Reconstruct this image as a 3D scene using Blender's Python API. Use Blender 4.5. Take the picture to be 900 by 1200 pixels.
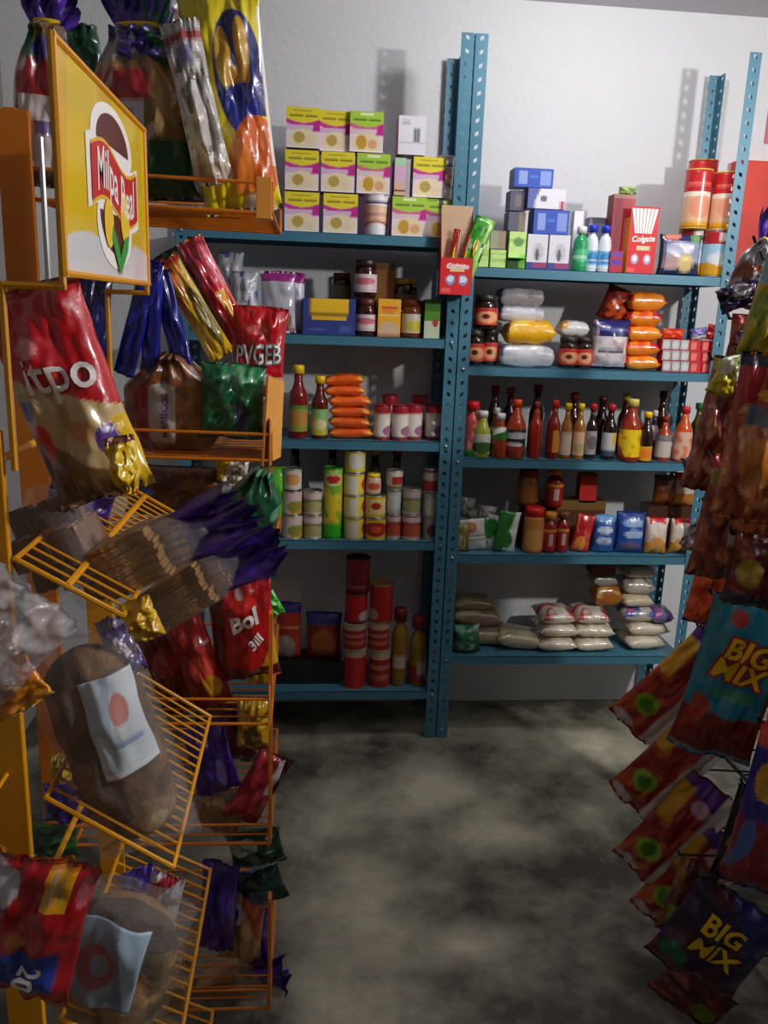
import bpy, bmesh, math, random
from mathutils import Vector, Matrix, noise

for o in list(bpy.data.objects):
    bpy.data.objects.remove(o)
scene = bpy.context.scene
C = scene.collection
random.seed(7)

# ------------------------------------------------------------------ camera
F, YAW, PITCH, ROLL, EYE = 974.4, .0947, -.2407, .0372, 1.6
cy, sy, cp, sp = math.cos(YAW), math.sin(YAW), math.cos(PITCH), math.sin(PITCH)
VF = Vector((sy*cp, cy*cp, sp))
_r0 = Vector((cy, -sy, 0)); _u0 = _r0.cross(VF)
VR = _r0*math.cos(ROLL) + _u0*math.sin(ROLL)
VU = _u0*math.cos(ROLL) - _r0*math.sin(ROLL)
CAMP = Vector((0, 0, EYE))
cd = bpy.data.cameras.new('camera')
cd.sensor_fit = 'VERTICAL'; cd.sensor_height = 36.0; cd.lens = F/1200*36.0
cd.clip_start = .02; cd.clip_end = 50
cam = bpy.data.objects.new('camera', cd); C.objects.link(cam)
cam.matrix_world = Matrix(((VR.x, VU.x, -VF.x, CAMP.x), (VR.y, VU.y, -VF.y, CAMP.y), (VR.z, VU.z, -VF.z, CAMP.z), (0, 0, 0, 1)))
scene.camera = cam

# ------------------------------------------------------------------ world, lights, exposure
w = bpy.data.worlds.new('world'); scene.world = w; w.use_nodes = True
w.node_tree.nodes['Background'].inputs[0].default_value = (.9, .95, 1, 1)
w.node_tree.nodes['Background'].inputs[1].default_value = .01
def point_lamp(name, loc, watts, col, radius):
    l = bpy.data.lights.new(name, 'POINT'); l.energy = watts; l.color = col; l.shadow_soft_size = radius
    o = bpy.data.objects.new(name, l); o.location = loc; C.objects.link(o); return o
LAMP1 = (.88, 2.34, 2.53)
LAMP2 = (2.0, .9, 2.3)
point_lamp('bulb_light', LAMP1, 14, (1, .97, .97), .045)
point_lamp('doorway_bulb_light', LAMP2, 104, (1, .96, .92), .05)
scene.view_settings.view_transform = 'Standard'
scene.view_settings.look = 'None'
scene.view_settings.gamma = 1
scene.view_settings.use_curve_mapping = False
scene.view_settings.exposure = 0.0

# ------------------------------------------------------------------ helpers: colour, materials
def lin(h):
    if not isinstance(h, str): return tuple(h)
    h = h.lstrip('#')
    def f(c):
        c /= 255.0
        return c/12.92 if c <= .04045 else ((c+.055)/1.055)**2.4
    return tuple(f(int(h[i:i+2], 16)) for i in (0, 2, 4))

MATS = {}
def mat(name, col, rough=.5, metal=0., var=.12, nscale=30., bump=0., bscale=60., emit=0., coat=0., spec=.5):
    if name in MATS: return MATS[name]
    m = bpy.data.materials.new(name); m.use_nodes = True; MATS[name] = m
    nt = m.node_tree; b = nt.nodes['Principled BSDF']
    c = lin(col)
    tc = nt.nodes.new('ShaderNodeTexCoord')
    n = nt.nodes.new('ShaderNodeTexNoise'); n.inputs['Scale'].default_value = nscale; n.inputs['Detail'].default_value = 3
    nt.links.new(tc.outputs['Object'], n.inputs['Vector'])
    mx = nt.nodes.new('ShaderNodeMix'); mx.data_type = 'RGBA'
    mx.inputs['A'].default_value = tuple(x*(1-var) for x in c)+(1,)
    mx.inputs['B'].default_value = tuple(min(1, x*(1+var)) for x in c)+(1,)
    nt.links.new(n.outputs['Fac'], mx.inputs['Factor'])
    nt.links.new(mx.outputs['Result'], b.inputs['Base Color'])
    b.inputs['Roughness'].default_value = rough; b.inputs['Metallic'].default_value = metal
    b.inputs['Coat Weight'].default_value = coat
    b.inputs['Specular IOR Level'].default_value = spec
    if emit:
        b.inputs['Emission Color'].default_value = c+(1,); b.inputs['Emission Strength'].default_value = emit
    if bump:
        n2 = nt.nodes.new('ShaderNodeTexNoise'); n2.inputs['Scale'].default_value = bscale; n2.inputs['Detail'].default_value = 5
        nt.links.new(tc.outputs['Object'], n2.inputs['Vector'])
        bp = nt.nodes.new('ShaderNodeBump'); bp.inputs['Strength'].default_value = bump; bp.inputs['Distance'].default_value = .01
        nt.links.new(n2.outputs['Fac'], bp.inputs['Height']); nt.links.new(bp.outputs['Normal'], b.inputs['Normal'])
    return m

def print_mat(name, rough, coat=0., bump=0., bscale=40.):
    m = bpy.data.materials.new(name); m.use_nodes = True; MATS[name] = m
    nt = m.node_tree; b = nt.nodes['Principled BSDF']
    a = nt.nodes.new('ShaderNodeAttribute'); a.attribute_name = 'print'
    nt.links.new(a.outputs['Color'], b.inputs['Base Color'])
    b.inputs['Roughness'].default_value = rough; b.inputs['Coat Weight'].default_value = coat; b.inputs['Coat Roughness'].default_value = .12
    if bump:
        tc = nt.nodes.new('ShaderNodeTexCoord')
        n2 = nt.nodes.new('ShaderNodeTexNoise'); n2.inputs['Scale'].default_value = bscale; n2.inputs['Detail'].default_value = 4
        nt.links.new(tc.outputs['Object'], n2.inputs['Vector'])
        bp = nt.nodes.new('ShaderNodeBump'); bp.inputs['Strength'].default_value = bump; bp.inputs['Distance'].default_value = .01
        nt.links.new(n2.outputs['Fac'], bp.inputs['Height']); nt.links.new(bp.outputs['Normal'], b.inputs['Normal'])
    return m
FILM = print_mat('printed_film', .3, .55, .35, 28)
PAPER = print_mat('printed_carton', .55, .1)
LABEL = print_mat('printed_label', .4, .2)
CANM = print_mat('printed_can', .35, .3)

def clear_mat(name, tint, fac, rough=.12):
    m = bpy.data.materials.new(name); m.use_nodes = True; MATS[name] = m
    nt = m.node_tree; b = nt.nodes['Principled BSDF']; out = nt.nodes['Material Output']
    b.inputs['Base Color'].default_value = lin(tint)+(1,); b.inputs['Roughness'].default_value = rough
    b.inputs['Coat Weight'].default_value = .6
    tc = nt.nodes.new('ShaderNodeTexCoord'); n = nt.nodes.new('ShaderNodeTexNoise'); n.inputs['Scale'].default_value = 35; n.inputs['Detail'].default_value = 4
    nt.links.new(tc.outputs['Object'], n.inputs['Vector'])
    bp = nt.nodes.new('ShaderNodeBump'); bp.inputs['Strength'].default_value = .6; bp.inputs['Distance'].default_value = .01
    nt.links.new(n.outputs['Fac'], bp.inputs['Height']); nt.links.new(bp.outputs['Normal'], b.inputs['Normal'])
    t = nt.nodes.new('ShaderNodeBsdfTransparent'); mx = nt.nodes.new('ShaderNodeMixShader'); mx.inputs[0].default_value = fac
    nt.links.new(t.outputs[0], mx.inputs[1]); nt.links.new(b.outputs[0], mx.inputs[2]); nt.links.new(mx.outputs[0], out.inputs['Surface'])
    return m
CLEAR = clear_mat('clear_film', '#d8d4d0', .16)
MILKY = clear_mat('milky_film', '#d5d5da', .42)

BLUE = mat('shelf_blue_paint', '#457c92', .4, .1, .1, 12, .05, 200)
YEL = mat('rack_yellow_paint', '#e29a10', .4, .0, .12, 25)
CHROME = mat('bolt_steel', '#c8ccd0', .25, .9, .05)
ORANGE = mat('rack_orange_paint', '#d97a18', .42, .0, .12, 25)

# ------------------------------------------------------------------ helpers: mesh
def new_obj(name, me, parent=None, m=None):
    o = bpy.data.objects.new(name, me)
    C.objects.link(o)
    if m is not None and me is not None and len(me.materials) == 0: me.materials.append(m)
    if parent is not None: o.parent = parent
    return o
def mesh(name, verts, faces, m, cols=None, smooth=False):
    me = bpy.data.meshes.new(name); me.from_pydata([tuple(v) for v in verts], [], faces)
    me.materials.append(m)
    if smooth: me.polygons.foreach_set('use_smooth', [True]*len(me.polygons))
    if cols is not None:
        a = me.color_attributes.new('print', 'FLOAT_COLOR', 'CORNER')
        buf = []
        for p, c in zip(me.polygons, cols):
            buf += [c[0], c[1], c[2], 1.0]*p.loop_total
        a.data.foreach_set('color', buf)
    me.update()
    return me
def tag(o, label, cat, group=None, kind=None):
    if label: o['label'] = label
    if cat: o['category'] = cat
    if group: o['group'] = group
    if kind: o['kind'] = kind
    return o
def empty(name, loc=(0, 0, 0), M=None):
    o = bpy.data.objects.new(name, None); C.objects.link(o); o.empty_display_size = .02
    if M is not None: o.matrix_world = M
    else: o.location = loc
    return o
def box_mesh(name, x0, x1, y0, y1, z0, z1, m, bevel=0.):
    bm = bmesh.new()
    vs = [bm.verts.new((x, y, z)) for x in (x0, x1) for y in (y0, y1) for z in (z0, z1)]
    for f in ((0, 1, 3, 2), (4, 6, 7, 5), (0, 4, 5, 1), (2, 3, 7, 6), (0, 2, 6, 4), (1, 5, 7, 3)): bm.faces.new([vs[i] for i in f])
    if bevel: bmesh.ops.bevel(bm, geom=list(bm.edges), offset=bevel, segments=2, affect='EDGES', profile=.5)
    bmesh.ops.recalc_face_normals(bm, faces=bm.faces)
    me = bpy.data.meshes.new(name); bm.to_mesh(me); bm.free(); me.materials.append(m); return me
def rod_mesh(name, p, q, r, m, seg=7):
    p = Vector(p); q = Vector(q); d = (q-p).normalized()
    a = d.cross(Vector((0, 0, 1)) if abs(d.z) < .9 else Vector((1, 0, 0))).normalized(); b = d.cross(a)
    vs = []
    for c in (p, q):
        for i in range(seg):
            t = 2*math.pi*i/seg; vs.append(c + a*(r*math.cos(t)) + b*(r*math.sin(t)))
    fs = [(i, (i+1) % seg, seg+(i+1) % seg, seg+i) for i in range(seg)] + [tuple(range(seg))[::-1], tuple(range(seg, 2*seg))]
    return mesh(name, vs, fs, m, smooth=False)
def path_mesh(name, pts, r, m, seg=7, closed=False):
    vs = []; fs = []
    pts = [Vector(p) for p in pts]
    segs = list(zip(pts, pts[1:])) + ([(pts[-1], pts[0])] if closed else [])
    for p, q in segs:
        d = (q-p).normalized(); p = p - d*r*.7; q = q + d*r*.7
        a = d.cross(Vector((0, 0, 1)) if abs(d.z) < .9 else Vector((1, 0, 0))).normalized(); b = d.cross(a)
        k = len(vs)
        for c in (p, q):
            for i in range(seg):
                t = 2*math.pi*i/seg; vs.append(c + a*(r*math.cos(t)) + b*(r*math.sin(t)))
        fs += [(k+i, k+(i+1) % seg, k+seg+(i+1) % seg, k+seg+i) for i in range(seg)] + [tuple(k+i for i in range(seg))[::-1], tuple(k+seg+i for i in range(seg))]
    return mesh(name, vs, fs, m)

# a print: layers evaluated at (u, v) in 0..1, v up
def paint(layers):
    L = []
    for l in layers:
        if isinstance(l, str): L.append(('all', lin(l)))
        else: L.append(l[:-1] + (lin(l[-1]),))
    def f(u, v):
        c = (1, 1, 1)
        for l in L:
            k = l[0]
            if k == 'all': c = l[1]
            elif k == 'b':
                if l[1] <= v <= l[2]: c = l[3]
            elif k == 'r':
                if l[1] <= u <= l[2] and l[3] <= v <= l[4]: c = l[5]
            elif k == 'e':
                if ((u-l[1])/l[3])**2 + ((v-l[2])/l[4])**2 <= 1: c = l[5]
            elif k == 'd':
                if l[1]*u + l[2]*v > l[3]: c = l[4]
            elif k == 'w':      # above a hanging curve
                if v > l[1] + l[2]*math.cos((u-.5)*math.pi*l[3]): c = l[4]
            elif k == 'n':      # speckle
                if noise.noise(Vector((u*l[2], v*l[2]*l[3], 3.7))) > l[1]: c = l[4]
        return c
    return f

def aa(P, nu, nv):
    d, e = .25/nu, .25/nv
    def f(u, v):
        a = [P(u-d, v-e), P(u+d, v-e), P(u-d, v+e), P(u+d, v+e)]
        return tuple(sum(c[i] for c in a)/4 for i in range(3))
    return f
# ---- a filled pouch / pillow bag: x width, z height, -y front
def bag_surface(w, h, t, seed=0., wr=.006, seal=.1, bend=0., fat=.5, gather=0., round_=0., ce=.62):
    """gather: the top narrows into a tied neck of that width fraction; round_: outline bulges to a disc"""
    def S(u, v, side):
        av = abs(v)
        e = 0. if av > 1-seal else (1-(av/(1-seal))**2.6)**fat
        c = max(0., 1-abs(u)**2.2)**ce
        y = -side*(t/2*e*c)
        n = noise.noise(Vector((u*2.2+seed, v*2.6, seed*1.7)))
        n2 = noise.noise(Vector((u*6+seed, v*5, seed*.7+5)))
        rip = math.sin(u*17+seed*3)*.5 + math.sin(u*29+seed)*.35
        y += (n*wr*1.6 + n2*wr*.6)*(.35+.65*c) + rip*wr*.4*(max(0, av-.55)/.45)
        wk = 1.
        if round_: wk *= (1-round_) + round_*math.sqrt(max(.02, 1-min(1, abs(v))**2.4))
        if gather and v > .25:
            q = (v-.25)/.75; g = gather+(1-gather)*(.5+.5*math.cos(q*math.pi)); wk *= g
            y += math.sin(u*13+seed*2)*.012*q*t/.1 + (-side*t*.22*q*c if v > 1-seal*2 else 0)
        x = wk*w/2*u*(1-.07*e) + (n2*.012*w)*av
        z = h/2*v*(1-.02*abs(u)) + n*.012*h*av
        y += bend*(v*v-.3)
        return Vector((x, y, z))
    return S
def bag_mesh(name, S, P, nu=20, nv=28, m=None, backcol=None):
    vs = []; fs = []; cols = []
    idx = {}
    PA = aa(P, nu, nv)
    if backcol is None: backcol = P(.5, .5)
    def vid(i, j, s):
        if i in (0, nu) or j in (0, nv): s = 0
        k = (i, j, s)
        if k not in idx:
            idx[k] = len(vs)
            u, v = -1+2*i/nu, -1+2*j/nv
            vs.append(S(u, v, 1 if s >= 0 else -1) if s else (S(u, v, 1)+S(u, v, -1))/2)
        return idx[k]
    for s in (1, -1):
        for i in range(nu):
            for j in range(nv):
                q = [vid(i, j, s), vid(i+1, j, s), vid(i+1, j+1, s), vid(i, j+1, s)]
                fs.append(q if s == 1 else q[::-1])
                cols.append(PA((i+.5)/nu, (j+.5)/nv) if s == 1 else backcol)
    return mesh(name, vs, fs, m or FILM, cols, True)

# ---- lofted solids around z
def loft(name, rings, m, seg=24, P=None, caps=True, smooth=True, seed=0.):
    """rings: (z, rx, ry, exponent, ripple amplitude, ripple count)"""
    vs = []; fs = []; cols = []
    z0, z1 = rings[0][0], rings[-1][0]
    for (z, rx, ry, p, ra, rn) in rings:
        for i in range(seg):
            t = 2*math.pi*i/seg - math.pi/2
            c, s = math.cos(t), math.sin(t)
            k = (abs(c)**p + abs(s)**p)**(-1/p)
            k *= 1 + ra*math.sin(rn*t+seed*5+z*40)
            vs.append((rx*k*c, ry*k*s, z))
    n = len(rings)
    if P: P = aa(P, seg/2, max(1, n-1))
    for j in range(n-1):
        for i in range(seg):
            fs.append((j*seg+i, j*seg+(i+1) % seg, (j+1)*seg+(i+1) % seg, (j+1)*seg+i))
            if P:
                # u is 0..1 across the visible front half and repeats at the back
                ang = ((i+.5)/seg+.25) % 1.0
                u = ang*2 if ang < .5 else (1-ang)*2
                cols.append(P(u, ((rings[j][0]+rings[j+1][0])/2-z0)/(z1-z0)))
    if caps:
        fs.append(tuple(range(seg))[::-1]); fs.append(tuple((n-1)*seg+i for i in range(seg)))
        if P: cols += [P(.5, 0.), P(.5, 1.)]
    return mesh(name, vs, fs, m, cols if P else None, smooth)
def R(z, r, p=2, ra=0., rn=1): return (z, r, r, p, ra, rn)

# ---- lettering: a flat text mesh mapped through fn(x, z) -> point
def lettering(name, s, fn, size, m, parent, rot=0., shear=0., bold=.0, sx=1.):
    cu = bpy.data.curves.new('t', 'FONT'); cu.body = s; cu.size = size; cu.align_x = 'CENTER'; cu.align_y = 'CENTER'
    cu.shear = shear; cu.offset = bold*size; cu.resolution_u = 3
    to = bpy.data.objects.new('t', cu); C.objects.link(to)
    bpy.context.view_layer.update()
    me0 = to.to_mesh()
    bm = bmesh.new(); bm.from_mesh(me0)
    to.to_mesh_clear(); bpy.data.objects.remove(to); bpy.data.curves.remove(cu)
    bmesh.ops.triangulate(bm, faces=bm.faces)
    bmesh.ops.subdivide_edges(bm, edges=[e for e in bm.edges if e.calc_length() > size*.35], cuts=1)
    cr, sr = math.cos(rot), math.sin(rot)
    for v in bm.verts:
        x, z = v.co.x*sx, v.co.y
        v.co = fn(x*cr - z*sr, x*sr + z*cr)
    me = bpy.data.meshes.new(name); bm.to_mesh(me); bm.free(); me.materials.append(m)
    return new_obj(name, me, parent)
def bag_text(parent, S, w, h, s, cu, cv, size, m, rot=0., shear=0., bold=.02, off=.003, sx=1.):
    """cu, cv in 0..1 on the bag front"""
    def fn(x, z):
        u = max(-.97, min(.97, (cu*2-1) + x/(w/2))); v = max(-.97, min(.97, (cv*2-1) + z/(h/2)))
        p = S(u, v, 1); return p + Vector((0, -off, 0))
    return lettering('lettering', s, fn, size, m, parent, math.radians(rot), shear, bold, sx)

INK = {k: mat('ink_'+k, c, .45, 0, .03) for k, c in dict(white='#f4f0ee', black='#1a1618', navy='#20286a', yellow='#f5c814', purple='#4a2a7a', red='#c01822', pink='#ff6a5e', grey='#8a8c96').items()}

# ------------------------------------------------------------------ placing: the photograph's columns and rows at a real depth
def ray(px, py): return VF + VR*((px-450)/F) - VU*((py-600)/F)
def at(px, py, Y):
    d = ray(px, py); return CAMP + d*(Y/d.y)
def depth(p): return (p-CAMP).dot(VF)
def colx(px, Z, Y):
    a = px-450; dz = Z-EYE
    return (a*(VF.y*Y+VF.z*dz) - F*(VR.y*Y+VR.z*dz))/(VR.x*F - a*VF.x)
def spx(X, Y, Z): return depth(Vector((X, Y, Z)))/F      # metres per pixel there
def frame(p, roll=0., yaw=0., tilt=0.):
    """x to the right, z up, y away from the camera; roll clockwise as seen, yaw > 0 turns the front to the left"""
    base = Matrix.Rotation(-YAW - math.radians(yaw), 4, 'Z')
    return Matrix.Translation(p) @ base @ Matrix.Rotation(math.radians(tilt), 4, 'X') @ Matrix.Rotation(math.radians(roll), 4, 'Y')

# ================================================================== THE SETTING
def struct(name, me): return tag(new_obj(name, me), None, None, None, 'structure')
def wall_mat(name, col, bump):
    return mat(name, col, .75, 0, .04, 3, bump, 45)
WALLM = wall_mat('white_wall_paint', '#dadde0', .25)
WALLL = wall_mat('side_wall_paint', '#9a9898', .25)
# floor: patchy concrete
fm = bpy.data.materials.new('patchy_concrete'); fm.use_nodes = True; nt = fm.node_tree; b = nt.nodes['Principled BSDF']
tc = nt.nodes.new('ShaderNodeTexCoord')
n1 = nt.nodes.new('ShaderNodeTexNoise'); n1.inputs['Scale'].default_value = 5.5; n1.inputs['Detail'].default_value = 5; n1.inputs['Roughness'].default_value = .6
n2 = nt.nodes.new('ShaderNodeTexNoise'); n2.inputs['Scale'].default_value = 60; n2.inputs['Detail'].default_value = 6
nt.links.new(tc.outputs['Object'], n1.inputs['Vector']); nt.links.new(tc.outputs['Object'], n2.inputs['Vector'])
def mnode(op, a, b_):
    n = nt.nodes.new('ShaderNodeMath'); n.operation = op
    for i, v in enumerate((a, b_)):
        if isinstance(v, (int, float)): n.inputs[i].default_value = v
        elif v is not None: nt.links.new(v, n.inputs[i])
    return n.outputs[0]
# rounded paler patches in the concrete colour: (x, y, rx, ry, weight)
PALE_PATCHES = [(.44, 2.50, .34, .24, .62), (.62, 2.24, .22, .13, .5), (.95, 2.39, .12, .10, .45), (1.1, 2.78, .4, .14, .45), (.16, 1.95, .24, .34, .5), (.45, 1.79, .24, .09, .45), (.07, 2.36, .22, .22, .3), (.62, 2.95, .9, .13, .25), (.1, 1.6, .2, .15, .4)]
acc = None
for (x, y, rx, ry, wt) in PALE_PATCHES:
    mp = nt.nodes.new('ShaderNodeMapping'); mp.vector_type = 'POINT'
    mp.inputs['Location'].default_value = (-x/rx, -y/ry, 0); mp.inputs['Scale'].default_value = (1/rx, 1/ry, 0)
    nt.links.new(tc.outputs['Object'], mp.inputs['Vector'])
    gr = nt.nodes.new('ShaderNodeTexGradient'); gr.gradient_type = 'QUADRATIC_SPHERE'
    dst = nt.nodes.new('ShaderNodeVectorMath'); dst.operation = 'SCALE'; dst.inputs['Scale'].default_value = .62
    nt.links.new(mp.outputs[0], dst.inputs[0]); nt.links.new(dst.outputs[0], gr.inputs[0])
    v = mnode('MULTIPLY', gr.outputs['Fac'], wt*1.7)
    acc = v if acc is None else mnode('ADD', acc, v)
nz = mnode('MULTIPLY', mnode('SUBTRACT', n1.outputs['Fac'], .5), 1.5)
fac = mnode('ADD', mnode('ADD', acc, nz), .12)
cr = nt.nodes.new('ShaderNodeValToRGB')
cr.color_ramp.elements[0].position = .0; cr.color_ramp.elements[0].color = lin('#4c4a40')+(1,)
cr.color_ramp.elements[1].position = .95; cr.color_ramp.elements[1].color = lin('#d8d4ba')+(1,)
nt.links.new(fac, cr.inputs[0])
mx = nt.nodes.new('ShaderNodeMix'); mx.data_type = 'RGBA'; mx.blend_type = 'MULTIPLY'; mx.inputs['Factor'].default_value = .2
nt.links.new(cr.outputs[0], mx.inputs['A']); nt.links.new(n2.outputs['Color'], mx.inputs['B'])
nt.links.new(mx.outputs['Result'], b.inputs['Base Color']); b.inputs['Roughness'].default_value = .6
bp = nt.nodes.new('ShaderNodeBump'); bp.inputs['Strength'].default_value = .12; nt.links.new(n2.outputs['Fac'], bp.inputs['Height']); nt.links.new(bp.outputs['Normal'], b.inputs['Normal'])
WY = 3.18; CZ = 2.655
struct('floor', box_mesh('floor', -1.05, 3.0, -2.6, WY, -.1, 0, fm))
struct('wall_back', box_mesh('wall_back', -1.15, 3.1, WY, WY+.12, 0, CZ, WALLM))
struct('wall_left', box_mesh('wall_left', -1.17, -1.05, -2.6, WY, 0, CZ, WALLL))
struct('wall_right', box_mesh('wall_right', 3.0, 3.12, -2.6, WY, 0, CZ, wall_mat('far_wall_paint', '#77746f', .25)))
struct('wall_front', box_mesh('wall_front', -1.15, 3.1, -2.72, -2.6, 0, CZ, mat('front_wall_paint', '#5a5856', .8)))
struct('ceiling', box_mesh('ceiling', -1.15, 3.1, -2.7, WY+.1, CZ, CZ+.1, mat('ceiling_paint', '#c2c0c8', .8, 0, .04, 3)))

# ceiling bulbs (the room's own lamps, above the frame)
def ceiling_bulb(loc, label):
    t = tag(empty('ceiling_bulb', (loc[0], loc[1], CZ)), label, 'lamp')
    new_obj('ceiling_rose', loft('ceiling_rose', [R(-.02, .045), R(0, .05)], INK['white'], 16), t)
    new_obj('socket', loft('socket', [R(loc[2]-CZ+.06, .02), R(-.02, .022)], INK['black'], 12), t)
ceiling_bulb(LAMP1, 'bare ceiling bulb just in front of the shelving')
ceiling_bulb(LAMP2, 'bare ceiling bulb over the far side of the snack stand')

# ================================================================== BLUE SHELVING UNITS
D = 2.87; DEP = .285; ZT = 2.45
def post_mesh(sx, sy_):
    """angle post: corner at the origin, one flange along x*sx (facing front or back), one along y*sy_"""
    W = .04; a, b2 = .014, .026; pitch = .04; hh = .012; sk = .006
    vs = []; fs = []
    def quad(pts):
        k = len(vs); vs.extend(pts); fs.append((k, k+1, k+2, k+3))
    for ax in (0, 1):
        def P(t, z): return (t*sx, 0, z) if ax == 0 else (0, t*sy_, z)
        quad([P(0, 0), P(a, 0), P(a, ZT), P(0, ZT)]); quad([P(b2, 0), P(W, 0), P(W, ZT), P(b2, ZT)])
        z = 0.; nrow = int(ZT/pitch)
        for i in range(nrow+1):
            zt = min(ZT, i*pitch+pitch-hh)
            lo = 0 if i == 0 else sk
            quad([P(a, z), P(b2, z+lo), P(b2, min(ZT, zt+sk)), P(a, zt)])
            z = i*pitch+pitch
    return mesh('post', vs, fs, BLUE)
PM = {(sx, s2): post_mesh(sx, s2) for sx in (1, -1) for s2 in (1, -1)}
BOLT = loft('bolt', [R(0, .006), R(.004, .0055), R(.006, .003)], CHROME, 8)
def shelf_unit(x0, x1, zs, label):
    t = tag(empty('metal_shelving_unit', (x0, D, 0)), label, 'shelving')
    for (px, sx) in ((0, 1), (x1-x0, -1)):
        for (py, s2) in ((0, 1), (DEP, -1)):
            o = new_obj('post', PM[(sx, s2)], t); o.location = (px, py, 0)
            md = o.modifiers.new('s', 'SOLIDIFY'); md.thickness = .002; md.offset = 0
    W = x1-x0
    for z in zs:
        vs = []; fs = []
        # pressed tray: deck plus lips on four sides with a return at the front
        bm = bmesh.new()
        def bx(a0, a1, b0, b1, c0, c1):
            v = [bm.verts.new((x, y, zz)) for x in (a0, a1) for y in (b0, b1) for zz in (c0, c1)]
            for f in ((0, 1, 3, 2), (4, 6, 7, 5), (0, 4, 5, 1), (2, 3, 7, 6), (0, 2, 6, 4), (1, 5, 7, 3)): bm.faces.new([v[i] for i in f])
        e = .003
        bx(e, W-e, e, DEP-e, -.002, 0); bx(e, W-e, e, e+.002, -.03, 0); bx(e, W-e, DEP-e-.002, DEP-e, -.03, 0)
        bx(e, e+.002, e, DEP-e, -.03, 0); bx(W-e-.002, W-e, e, DEP-e, -.03, 0); bx(e+.04, W-e-.04, e, e+.012, -.032, -.03)
        bmesh.ops.recalc_face_normals(bm, faces=bm.faces)
        me = bpy.data.meshes.new('shelf_board'); bm.to_mesh(me); bm.free(); me.materials.append(BLUE)
        s = new_obj('shelf_board', me, t); s.location = (0, 0, z)
        for bxp in (.02, W-.02):
            bo = new_obj('bolt', BOLT, s); bo.location = (bxp, -.001, -.012); bo.rotation_euler = (math.pi/2, 0, 0)
    return t
LZ = [1.833, 1.504, 1.146, .7825, .194]
RZ = [1.746, 1.416, 1.092, .736, .335]
shelf_unit(-.44, .502, LZ, 'blue perforated metal shelving unit with yellow soup boxes on top')
shelf_unit(.508, 1.452, RZ, 'blue perforated metal shelving unit holding sauce bottles and tall tins')

# ================================================================== GOODS ON THE SHELVES
def shelf_pos(px, z, Y):
    return Vector((colx(px, z, Y), Y, z))
BOXC = {}
def carton(name, label, cat, px, z, Y, wpx, hpx, dm, layers, side=None, group=None, yaw=0., nu=18, nv=20, m=None, key=None, top=None, cx=None):
    """printed carton standing at (column px, height z, depth Y of its front face)"""
    p = shelf_pos(px, z, Y); s = spx(p.x, Y, z); wm, hm = wpx*s, hpx*s
    k = key and (key, round(wm, 3), round(hm, 3), round(dm, 3))
    me = BOXC.get(k) if k else None
    if me is None:
        P = aa(paint(layers), nu, nv); sc = lin(side) if side else P(.5, .5); tc_ = lin(top) if top else sc
        bv = min(.002, wm*.05)
        x0, x1 = -wm/2, wm/2
        vs = []; fs = []; cols = []
        for j in range(nv+1):
            for i in range(nu+1):
                vs.append((x0+wm*i/nu, 0, hm*j/nv))
        for j in range(nv):
            for i in range(nu):
                q = j*(nu+1)+i; fs.append((q, q+1, q+nu+2, q+nu+1)); cols.append(P((i+.5)/nu, (j+.5)/nv))
        k0 = len(vs)
        bvs = [(x0-bv*0, bv, 0), (x1, bv, 0), (x1, dm, 0), (x0, dm, 0)]
        k0 = len(vs); vs += [(x0, 0, 0), (x1, 0, 0), (x1, dm, 0), (x0, dm, 0), (x0, 0, hm), (x1, 0, hm), (x1, dm, hm), (x0, dm, hm)]
        fl = [((1, 2, 6, 5), sc), ((2, 3, 7, 6), sc), ((3, 0, 4, 7), sc), ((4, 5, 6, 7), tc_), ((3, 2, 1, 0), sc)]
        for f, c in fl: fs.append(tuple(k0+i for i in f)); cols.append(c)
        # tuck flap line on the lid
        f0 = len(vs); vs += [(x0+wm*.06, dm*.08, hm+.0008), (x1-wm*.06, dm*.08, hm+.0008), (x1-wm*.06, dm*.92, hm+.0008), (x0+wm*.06, dm*.92, hm+.0008)]
        fs.append((f0, f0+1, f0+2, f0+3)); cols.append(tuple(min(1, c*1.08) for c in tc_))
        me = mesh(name, vs, fs, m or PAPER, cols)
        if k: BOXC[k] = me
    o = new_obj(name, me); o.location = p; o.rotation_euler = (0, 0, math.radians(yaw))
    tag(o, label, cat, group); o['wm'] = wm; o['hm'] = hm
    return o
def flat_text(parent, s, x, z, size, m, rot=0., shear=0., bold=.02, sx=1., y=-.0012):
    return lettering('lettering', s, lambda a, c: Vector((x+a, y, z+c)), size, m, parent, math.radians(rot), shear, bold, sx)

def can(name, label, cat, px, z, Y, wpx, hpx, layers, lidcol=None, group=None, rings=True, taper=0., nz=24, rot=0.):
    p = shelf_pos(px, z, Y); s = spx(p.x, Y, z); r, h = wpx*s/2, hpx*s
    t = tag(empty(name, p), label, cat, group)
    t.rotation_euler = (0, 0, rot)
    P = paint(layers); e = min(.004, h*.05)
    rr = [R(e+(h-2*e)*i/nz, r*(1-taper*(1-i/nz))*(1+(.006*(i % 2) if rings else 0))) for i in range(nz+1)]
    new_obj('body', loft('body', rr, CANM, 48, P), t)
    lm = mat('tin_lid' if lidcol is None else 'lid_'+lidcol, lidcol or '#b9b4a4', .35, .7 if lidcol is None else 0)
    r0 = r*(1-taper)
    new_obj('rim', loft('rim', [R(0, r0*.97), R(0, r0*1.015), R(e, r0*1.015), R(e, r0*.98)], lm, 28), t)
    new_obj('lid', loft('lid', [R(h-e*1.2, r*.98), R(h-e*1.2, r*1.025), R(h, r*1.025), R(h, r*.95), R(h-e*.5, r*.93)], lm, 28), t)
    return t

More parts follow.
